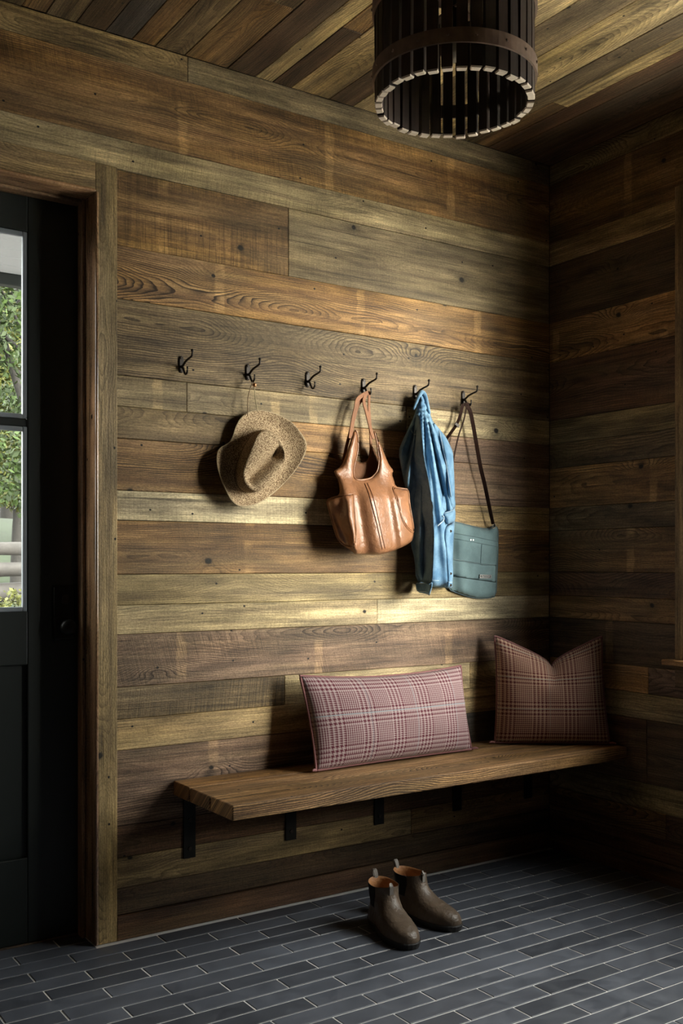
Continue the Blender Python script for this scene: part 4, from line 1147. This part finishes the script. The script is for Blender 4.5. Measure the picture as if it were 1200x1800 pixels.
add('strap_ring', tube('strap_ring', ringp, .0016, 6, closed=True), BRASS, sat)
add('strap_clip', tube('strap_clip', [(-.3305, -.0295, 1.300), (-.328, -.0295, 1.292), (-.3225, -.029, 1.285), (-.320, -.028, 1.277)], .0026, 8, res=12), BLACK_IRON, sat)
child_at(sat)

# ================================================================== CUSHIONS
def cushion(name, label, c_bl, c_br, c_tl, c_tr, thick, mat, notch=0.0, nu=60, nv=40, sag=.02):
    """four mid-plane corners (world); front faces the room"""
    bl, br, tl, tr = map(Vector, (c_bl, c_br, c_tl, c_tr))
    ctr_ = (bl + br) / 2
    t = thing(name, label, 'cushion', ctr_, 'checked wool cushions on the bench')
    nrm = (br - bl).cross(tl - bl).normalized()
    if nrm.dot(Vector((-.6, -.8, 0))) < 0: nrm = -nrm
    W_, H_ = (br - bl).length, (tl - bl).length
    upv = ((tl + tr) - (bl + br)).normalized()
    sidev = ((br + tr) - (bl + tl)).normalized()
    def mid(u, v_):
        p = (bl * (1 - u) + br * u) * (1 - v_) + (tl * (1 - u) + tr * u) * v_
        e = 4 * u * (1 - u); g = 4 * v_ * (1 - v_)
        p = p - upv * (sag * e * (v_ ** 2)) + upv * (sag * .15 * e * ((1 - v_) ** 2))
        p = p + sidev * (sag * .45 * g * ((1 - u) ** 3 - u ** 3))
        if notch:
            k = math.exp(-((u - .52) / .17) ** 2)
            cr_ = math.exp(-(abs(u - .52) / .05))
            lin = max(0.0, 1 - abs(u - .52) / .5) ** 1.25
            p = p - upv * notch * (lin * .72 + cr_ * .22) * max(0, (v_ - .45) / .55) ** 2.2
        return p
    def th(u, v_):
        a = max(0, 1 - abs(2 * u - 1) ** 2.6); b = max(0, 1 - abs(2 * v_ - 1) ** 2.4)
        q = thick / 2 * (a * b) ** .55
        if notch: q *= 1 - .6 * math.exp(-((u - .52) / .09) ** 2) * max(0, (v_ - .5) / .5)
        q += thick * .018 * math.sin(13 * u + 5 * v_) * math.sin(9 * v_ + 2) * (a * b)
        return q
    verts, uvs = [], []
    idx = {}
    for side in (0, 1):
        for j in range(nv + 1):
            for i in range(nu + 1):
                u, v_ = i / nu, j / nv
                bnd = i in (0, nu) or j in (0, nv)
                if side == 1 and bnd: idx[1, i, j] = idx[0, i, j]; continue
                p = mid(u, v_) + nrm * th(u, v_) * (1 if side == 0 else -.8)
                idx[side, i, j] = len(verts); verts.append(p - ctr_); uvs.append((u * W_, v_ * H_))
    fs = []
    for side in (0, 1):
        for j in range(nv):
            for i in range(nu):
                q = (idx[side, i, j], idx[side, i + 1, j], idx[side, i + 1, j + 1], idx[side, i, j + 1])
                fs.append(q if side == 0 else q[::-1])
    zmin = .4605 - ctr_.z
    verts = [Vector((p.x, p.y, max(p.z, zmin))) for p in verts]
    me = mesh('cover', verts, fs, True)
    uvl = me.uv_layers.new(name='UVMap')
    for lp in me.loops: uvl.data[lp.index].uv = uvs[lp.vertex_index]
    fix_normals(me)
    add('cover', me, mat, t)
    per = [(i / nu, 0) for i in range(nu)] + [(1, j / nv) for j in range(nv)] + [(1 - i / nu, 1) for i in range(nu)] + [(0, 1 - j / nv) for j in range(nv)]
    pts = [mid(u, v_) - ctr_ for u, v_ in per]
    pts = [Vector((p.x, p.y, max(p.z, zmin + .002))) for p in pts]
    add('piping', tube('piping', pts, .0042, 6, closed=True), PIPING, t)
    for (u, v_, du, dv_) in ((0, 0, -1, -.15), (1, 0, 1, -.15)):
        p0 = mid(u, v_) - ctr_; e = sidev * du * .022 + nrm * .012
        q = p0 + e; q.z = max(q.z, zmin + .004); p0.z = max(p0.z, zmin + .004)
        add('corner_tab', tube('corner_tab', [p0, (p0 + q) / 2 + Vector((0, 0, .003)), q], .0042, 6, res=8, scale=[1, 1.1, 1.2, 1.2, 1.1, 1, .9, .6]), PIPING, t)
    return t
cushion('lumbar_cushion', 'long maroon and cream checked lumbar cushion lying along the bench', (-1.205, -.150, .466), (-.535, -.140, .466), (-1.222, -.076, .768), (-.530, -.076, .762), .150, PLAID)
cushion('square_cushion', 'square brown checked cushion with a dented top set in the corner', (-.372, -.085, .466), (-.030, -.338, .466), (-.352, -.062, .862), (-.030, -.300, .864), .150, PLAID2, notch=.10, nu=48, nv=48)

# ================================================================== BOOTS
def interp(tab, z):
    for (a, b), (c, d) in zip(tab[:-1], tab[1:]):
        if z <= c: k = (z - a) / (c - a); k = k * k * (3 - 2 * k) if False else k; return b + (d - b) * k
    return tab[-1][1]
FRONT = [(.0, .284), (.02, .288), (.035, .287), (.047, .280), (.056, .266), (.063, .246), (.070, .220), (.078, .193), (.088, .170), (.100, .153), (.113, .142), (.132, .135), (.160, .133)]
BACKY = [(.0, .002), (.03, -.002), (.05, .001), (.08, .010), (.10, .014), (.13, .015), (.17, .010)]
HALF = [(.0, .050), (.02, .0535), (.035, .053), (.05, .049), (.062, .044), (.075, .040), (.09, .038), (.12, .039), (.16, .042)]
def boot_ring(z, off=0.0, n=36):
    yb, yf, hw = interp(BACKY, z), interp(FRONT, z), interp(HALF, z)
    out = []
    L_ = yf - yb
    foot = max(0, min(1, (L_ - .13) / .14))
    for i in range(n):
        a = 2 * math.pi * i / n
        c, s_ = math.cos(a), math.sin(a)
        ex = .82 + .1 * (1 - foot)
        yq = math.copysign(abs(c) ** ex, c)
        xq = math.copysign(abs(s_) ** (.80 + .1 * (1 - foot)), s_)
        t_ = (yq + 1) / 2
        wd = 1 - foot * (.20 * math.exp(-((t_ - .38) / .16) ** 2) + .16 * (1 - t_) ** 2 + .06 * t_ ** 4)
        out.append((xq * (hw * wd + off), yb + L_ * t_ + yq * off))
    return out
def build_boot(label, heel, toe, mirror, lean=0.0):
    hv, tv = Vector((*heel, 0)), Vector((*toe, 0))
    ZS = .91
    t = thing('chelsea_boot', label, 'boot', hv, 'pair of worn ankle boots on the tiles')
    dirv = (tv - hv).normalized()
    t.rotation_euler = (0, 0, math.atan2(dirv.y, dirv.x) - math.pi / 2)
    t.scale = (1.04, 1.0, ZS)
    n = 36
    # sole with heel block
    v, f = [], []
    lv = [(.0, -.001), (.006, .001), (.018, .0035), (.021, .002)]
    for z, o_ in lv: v += [(a, b, z) for a, b in boot_ring(.02, o_, n)]
    for r_ in range(len(lv) - 1):
        for i in range(n): j = (i + 1) % n; f.append((r_ * n + i, r_ * n + j, (r_ + 1) * n + j, (r_ + 1) * n + i))
    f.append(tuple(range(n))); f.append(tuple((len(lv) - 1) * n + i for i in range(n)))
    add('sole', fix_normals(mesh('sole', v, f, False)), BOOT_SOLE, t)
    # upper
    TOPZ = .150
    zs = [.018, .024, .032, .040, .047, .053, .058, .063, .069, .076, .084, .093, .104, .115, .126, .136, .144, TOPZ]
    v, f = [], []
    def topz(z, a, b):   # the collar dips at the sides
        if z < .105: return z
        k = (z - .105) / .045; c = (b - .072) / .06
        return z + k * .006 * (c * c - .5)
    for z in zs:
        ring_ = boot_ring(z, 0, n)
        for q, (a, b) in enumerate(ring_):
            cre_ = .0016 * math.sin(b * 210 + a * 40) * math.exp(-((b - .19) / .03) ** 2) * (1 if z > .035 else 0)
            sk = .0018 * math.sin(z * 190 + q) * math.exp(-((z - .085) / .02) ** 2)
            v.append((a + sk, b, topz(z, a, b) + cre_))
    for r_ in range(len(zs) - 1):
        for i in range(n): j = (i + 1) % n; f.append((r_ * n + i, r_ * n + j, (r_ + 1) * n + j, (r_ + 1) * n + i))
    up_ = add('upper', fix_normals(mesh('upper', v, f, True)), BOOT_LEATHER, t)
    # lining
    v, f = [], []
    zi = [TOPZ, TOPZ - .003, .13, .11, .08, .05]
    for z in zi: v += [(a, b, topz(z, a, b) + (.0006 if z == TOPZ else 0)) for a, b in boot_ring(min(z, TOPZ), -.0 if z == TOPZ else -.0035, n)] if z > .09 else [(a, b, z) for a, b in boot_ring(.10, -.006, n)]
    for r_ in range(len(zi) - 1):
        for i in range(n): j = (i + 1) % n; f.append((r_ * n + i, (r_ + 1) * n + i, (r_ + 1) * n + j, r_ * n + j))
    f.append(tuple((len(zi) - 1) * n + i for i in range(n)))
    add('lining', mesh('lining', v, f, True), BOOT_LINING, t)
    # elastic gores
    for s_ in (1, -1):
        v, f = [], []
        zz = [.074, .082, .092, .104, .115, .126, .136, .144, .1505]
        m_ = 7
        for k, z in enumerate(zz):
            hw_ = .014 + .013 * min(1, k / 4)
            ring_ = boot_ring(z, .0012, 120)
            side = [p for p in ring_ if p[0] * s_ > 0]
            side.sort(key=lambda p: p[1])
            ys_ = [p[1] for p in side]; xs_ = [p[0] for p in side]
            for i in range(m_):
                yq = .072 + hw_ * (2 * i / (m_ - 1) - 1)
                v.append((float(np.interp(yq, ys_, xs_)), yq, topz(z, 0, yq)))
        for k in range(len(zz) - 1):
            for i in range(m_ - 1): f.append((k * m_ + i, k * m_ + i + 1, (k + 1) * m_ + i + 1, (k + 1) * m_ + i))
        g = add('elastic_gore', fix_normals(mesh('elastic_gore', v, f, True)), BOOT_ELASTIC, t)
        so_ = g.modifiers.new('thickness', 'SOLIDIFY'); so_.thickness = .0012; so_.offset = 0
    # pull tabs front and rear
    for (yq, sgn, hh) in ((.133, 1, .012), (.012, -1, .024)):
        pts = [(0, yq - sgn * .004, TOPZ - .02), (0, yq - sgn * .003, TOPZ + .008), (.002, yq + sgn * .002, TOPZ + hh), (.003, yq + sgn * .010, TOPZ + hh - .002), (.001, yq + sgn * .006, TOPZ + .004), (0, yq + sgn * .003, TOPZ - .022)]
        add('pull_tab', ribbon('pull_tab', pts, .012, .002, 24, (0, sgn, .2)), BOOT_TAB, t)
    # toe and heel seams
    def seam(pts): return tube('seam', pts, .0011, 5, res=24)
    rr = boot_ring(.10, .0008, 120)
    return t
build_boot('worn brown ankle boot nearest the camera, its toe turned outward from the wall', (-1.070, -.285), (-1.134, -.565), 1)
build_boot('worn brown ankle boot standing behind its twin, closer to the corner', (-.955, -.238), (-.922, -.520), -1)

# ================================================================== PENDANT LAMP
LX, LY, LZ = -1.256, -.900, 2.327
LR, NS, LH = .206, 36, .315
lamp = thing('stave_pendant', 'round hanging lamp of dark wooden staves bound by iron hoops', 'pendant lamp', (LX, LY, LZ))
sw = 2 * math.pi * LR / NS * .76
def stave(h):
    o_, i_ = 0.0, -.019
    k = .8
    sect = [(-sw / 2, o_), (sw / 2, o_), (sw / 2 * .9, i_), (-sw / 2 * .9, i_)]
    v, f = [], []
    for z in (0, .004, h): 
        c = .0016 if z == 0 else 0
        v += [(a - math.copysign(c, a), b + (-c if b == 0 else c), z) for a, b in sect]
    f = [(3, 2, 1, 0)]
    for r_ in range(2):
        for i in range(4): j = (i + 1) % 4; f.append((r_ * 4 + i, r_ * 4 + j, r_ * 4 + 4 + j, r_ * 4 + 4 + i))
    f.append((8, 9, 10, 11))
    me = fix_normals(mesh('stave', v, f))
    me.materials.append(STAVE); me.materials.append(STAVE_END)
    for p in me.polygons:
        if p.center.z < .003 and p.normal.z < -.2: p.material_index = 1
    return me
STM = stave(LH)
rs = random.Random(5)
for i in range(NS):
    a = 2 * math.pi * (i + .5) / NS
    o = add('stave', STM, None, lamp, loc=(LR * math.cos(a), LR * math.sin(a), rs.uniform(-.003, .003)))
    o.rotation_euler = (rs.uniform(-.006, .006), rs.uniform(-.006, .006), a - math.pi / 2 + rs.uniform(-.04, .04))
def hoop(z0, z1, r0, th):
    n = 72; v, f = [], []
    for i in range(n):
        a = 2 * math.pi * i / n; c, s_ = math.cos(a), math.sin(a)
        v += [((r0) * c, r0 * s_, z0), ((r0 + th) * c, (r0 + th) * s_, z0), ((r0 + th) * c, (r0 + th) * s_, z1), (r0 * c, r0 * s_, z1)]
    for i in range(n):
        j = (i + 1) % n
        for k in range(4): l = (k + 1) % 4; f.append((i * 4 + k, j * 4 + k, j * 4 + l, i * 4 + l))
    return fix_normals(mesh('hoop', v, f))
for z0, z1 in ((.058, .094), (.232, .268)):
    h_ = add('hoop', hoop(z0, z1, LR + .001, .006), OLD_IRON, lamp)
    for i in range(0, NS, 2):
        a = 2 * math.pi * (i + .5) / NS + rs.uniform(-.03, .03); c, s_ = math.cos(a), math.sin(a)
        v, f = sweep([((LR + .006) * c, (LR + .006) * s_, (z0 + z1) / 2), ((LR + .0105) * c, (LR + .0105) * s_, (z0 + z1) / 2)], circ(.0042, 8), up=(0, 0, 1), scale=[1, .7])
        add('rivet', mesh('rivet', v, f), OLD_IRON, h_)
m = MB()
for a in (0, math.pi / 2):
    c, s_ = math.cos(a), math.sin(a)
    v, f = sweep([(-(LR + .002) * c, -(LR + .002) * s_, .250), ((LR + .002) * c, (LR + .002) * s_, .250)], flat(.022, .006), up=(0, 0, 1)); m.addm(v, f)
add('cross_strap', m.mesh('cross_strap'), OLD_IRON, lamp)
add('stem', tube('stem', [(0, 0, .24), (0, 0, CEIL - LZ)], .009, 12), BLACK_IRON, lamp)
v, f = sweep([(0, 0, CEIL - LZ - .022), (0, 0, CEIL - LZ - .012), (0, 0, CEIL - LZ)], circ(.065, 28), up=(0, 1, 0), scale=[.85, 1, 1])
add('ceiling_canopy', mesh('ceiling_canopy', v, f), BLACK_IRON, lamp)
sk = add('bulb_socket', tube('bulb_socket', [(0, 0, .25), (0, 0, .195)], .018, 16), BLACK_IRON, lamp)
bl = [(0, 0, .195), (0, 0, .185), (0, 0, .165), (0, 0, .145), (0, 0, .128), (0, 0, .118), (0, 0, .113)]
v, f = sweep(bl, circ(1, 20), up=(0, 1, 0), scale=[.013, .014, .022, .029, .026, .016, .004])
add('bulb', mesh('bulb', v, f, True), plain('unlit_bulb_glass', (.30, .26, .20), .12), sk)

# ================================================================== OUTDOORS
ground = add('ground', MB().box((-60, .26, -.6), (60, 15.6, -.16)).mesh('ground'), GRAVEL, kind='structure', label='grey gravel drive outside the door')
bounce_gnd = add('bounce_ground', MB().box((WR + .01, -40, -.6), (60, .25, -.14)).mesh('bounce_ground'), BOUNCE_PALE, kind='structure', label='unseen pale ground added outside the side window to bounce light')  # out of view, added as a light reflector for the ceiling
v, f = [], []
NXg, NYg = 24, 16
for j in range(NYg + 1):
    for i in range(NXg + 1):
        xx, yq = -60 + 120 * i / NXg, 15.6 + 60 * (j / NYg) ** 1.3
        v.append((xx, yq, -.16 + 5.2 * (1 - math.exp(-(yq - 15.6) / 26)) + .15 * math.sin(xx * .4 + yq * .3) * min(1, (yq - 15.6) / 4)))
for j in range(NYg):
    for i in range(NXg): a = j * (NXg + 1) + i; f.append((a, a + 1, a + NXg + 2, a + NXg + 1))
add('hill', mesh('hill', v, f, True), LAWN, kind='structure', label='green lawn rising behind the log fence')
# porch: soffit boards on a dark beam
porch = add('roof', None, kind='structure', label='pale boarded porch soffit with a dark edge beam outside the door')
for k in range(15):
    y0 = .24 + k * .135
    add('soffit_board', bev_box('soffit_board', (-2.75, y0, 2.60), (3.0, y0 + .131, 2.62), .003), WHITE_PAINT, porch)
add('roof_deck', MB().box((-2.75, .215, 2.625), (3.0, 2.34, 2.72)).mesh('roof_deck'), WALLBOARD, porch)
add('edge_beam', bev_box('edge_beam', (-2.75, 2.27, 2.545), (3.0, 2.33, 2.72), .005), DARK_PAINT, porch)
# log fence
def log(pts, r, label):
    P = smooth_path(pts, 26); rr = random.Random(len(label))
    v, f = sweep(P, [(math.cos(q) * r * rr.uniform(.85, 1.12), math.sin(q) * r * rr.uniform(.8, 1.1)) for q in [2 * math.pi * i / 10 for i in range(10)]], scale=[.9 + .1 * math.sin(i * .7) for i in range(26)])
    return add('log', mesh('log', v, f, True), LOGW, label=label, cat='log', group='grey logs stacked as a fence outdoors')
LGS = [((-6, 14.7, .10), (6.6, 14.7, .10), .25, 'bottom grey log of the fence seen through the door'),
       ((-7, 14.7, .60), (6.0, 14.7, .60), .21, 'second grey log up in the fence seen through the door'),
       ((-5.5, 14.7, 1.02), (7.5, 14.7, 1.02), .17, 'third grey log up in the fence seen through the door'),
       ((-7.5, 14.7, 1.36), (5.6, 14.7, 1.36), .13, 'topmost grey log of the fence seen through the door')]
for a, b, r_, lb in LGS:
    mid_ = [(a[0] + (b[0] - a[0]) * k, a[1] + (b[1] - a[1]) * k + .08 * math.sin(9 * k), a[2] + (b[2] - a[2]) * k + .05 * math.sin(11 * k)) for k in (0, .2, .4, .6, .8, 1)]
    log(mid_, r_, lb)

def leaf_cloud(name, centres, n, size, mat, parent, seed):
    rr = np.random.RandomState(seed)
    C_ = np.array([c[:3] for c in centres]); Rr = np.array([c[3] for c in centres])
    pick = rr.randint(0, len(centres), n)
    d = rr.normal(size=(n, 3)); d /= np.linalg.norm(d, axis=1)[:, None]
    p = C_[pick] + d * (Rr[pick] * rr.uniform(.35, 1, n) ** .5)[:, None]
    a = rr.normal(size=(n, 3)); a /= np.linalg.norm(a, axis=1)[:, None]
    b = np.cross(a, rr.normal(size=(n, 3))); b /= np.linalg.norm(b, axis=1)[:, None]
    s_ = size * rr.uniform(.6, 1.3, n)[:, None]
    V = np.stack([p - a * s_, p + b * s_ * .45, p + a * s_, p - b * s_ * .45], 1).reshape(-1, 3)
    me = bpy.data.meshes.new(name)
    me.from_pydata(V.tolist(), [], [(4 * i, 4 * i + 1, 4 * i + 2, 4 * i + 3) for i in range(n)])
    return add(name, me, mat, parent, kind='stuff')
def tree(label, loc, h, r, mat, seed, lean=0.0, n=7000, leaf=.085, trunk_r=.14):
    rr = random.Random(seed)
    t = thing('tree', label, 'tree', loc, 'trees beyond the log fence')
    add('trunk', tube('trunk', [(0, 0, -.3), (lean * .25, .1, h * .25), (lean * .6, .1, h * .5), (lean, 0, h * .85)], trunk_r, 9, res=24, scale=[1.2 - .9 * i / 23 for i in range(24)]), BARK, t)
    cs = []
    for k in range(9):
        a = rr.uniform(0, 6.28); q = rr.uniform(.25, .85)
        base_ = Vector((lean * q, 0, h * q)); tip = base_ + Vector((math.cos(a) * r * rr.uniform(.5, .9), math.sin(a) * r * rr.uniform(.4, .8), h * rr.uniform(.05, .22)))
        add('branch', tube('branch', [base_, (base_ + tip) / 2 + Vector((0, 0, .15)), tip], trunk_r * .34, 6, res=10, scale=[1 - .75 * i / 9 for i in range(10)]), BARK, t)
        cs.append((*tip, r * rr.uniform(.3, .5))); cs.append((*((base_ + tip) / 2), r * .28))
    for k in range(8): cs.append((lean + rr.uniform(-r, r) * .7, rr.uniform(-r, r) * .6, h * rr.uniform(.35, 1.0), r * rr.uniform(.3, .45)))
    leaf_cloud('foliage', cs, n, leaf, mat, t, seed)
    return t
tree('tall green tree with a leaning grey trunk seen through the upper door pane', (1.5, 8.4, -.16), 5.6, 1.9, LEAF_A, 11, -1.66, 20000, .042, .085)
tree('yellow-green leafy tree behind the leaning grey trunk', (3.5, 19.5, .3), 7.5, 2.3, LEAF_B, 12, .3, 20000, .09)
tree('blue-green tree low behind the yellow-green one', (6.4, 27.5, 1.4), 6.5, 3.2, LEAF_C, 13, 0, 18000, .13)
tree('dense green tree left of the log fence', (-2.2, 21.0, .3), 8.5, 2.4, LEAF_A, 14, .2, 10000, .15)
tree('dense tall tree on the far side of the lawn', (13.8, 31.0, 1.8), 12.0, 3.6, LEAF_A, 15, 0, 12000, .24, .22)
tree('broad dark tree rising over the lawn behind the others', (9.6, 42.0, 2.6), 15.0, 6.0, LEAF_C, 16, .3, 22000, .33, .30)
tree('dark tree rising at the far end of the lawn', (-4.5, 42.0, 2.4), 14.0, 5.0, LEAF_A, 17, .3, 16000, .32, .30)
sh = thing('shrub', 'low rust and yellow-green shrub in front of the log fence', 'shrub', (1.5, 12.6, -.16))
leaf_cloud('foliage', [(dx * .55, .3 * math.sin(dx * 2), .35 + .15 * math.cos(dx * 3), .42) for dx in (-4, -3, -2, -1, 0, 1, 2, 3, 4)], 5000, .05, LEAF_B, sh, 21)
for k in range(-4, 5):
    add('stem', tube('stem', [(k * .55, 0, -.05), (k * .55 + .05, .02, .3), (k * .55 - .03, .03, .55)], .012, 5, res=8), BARK, sh)
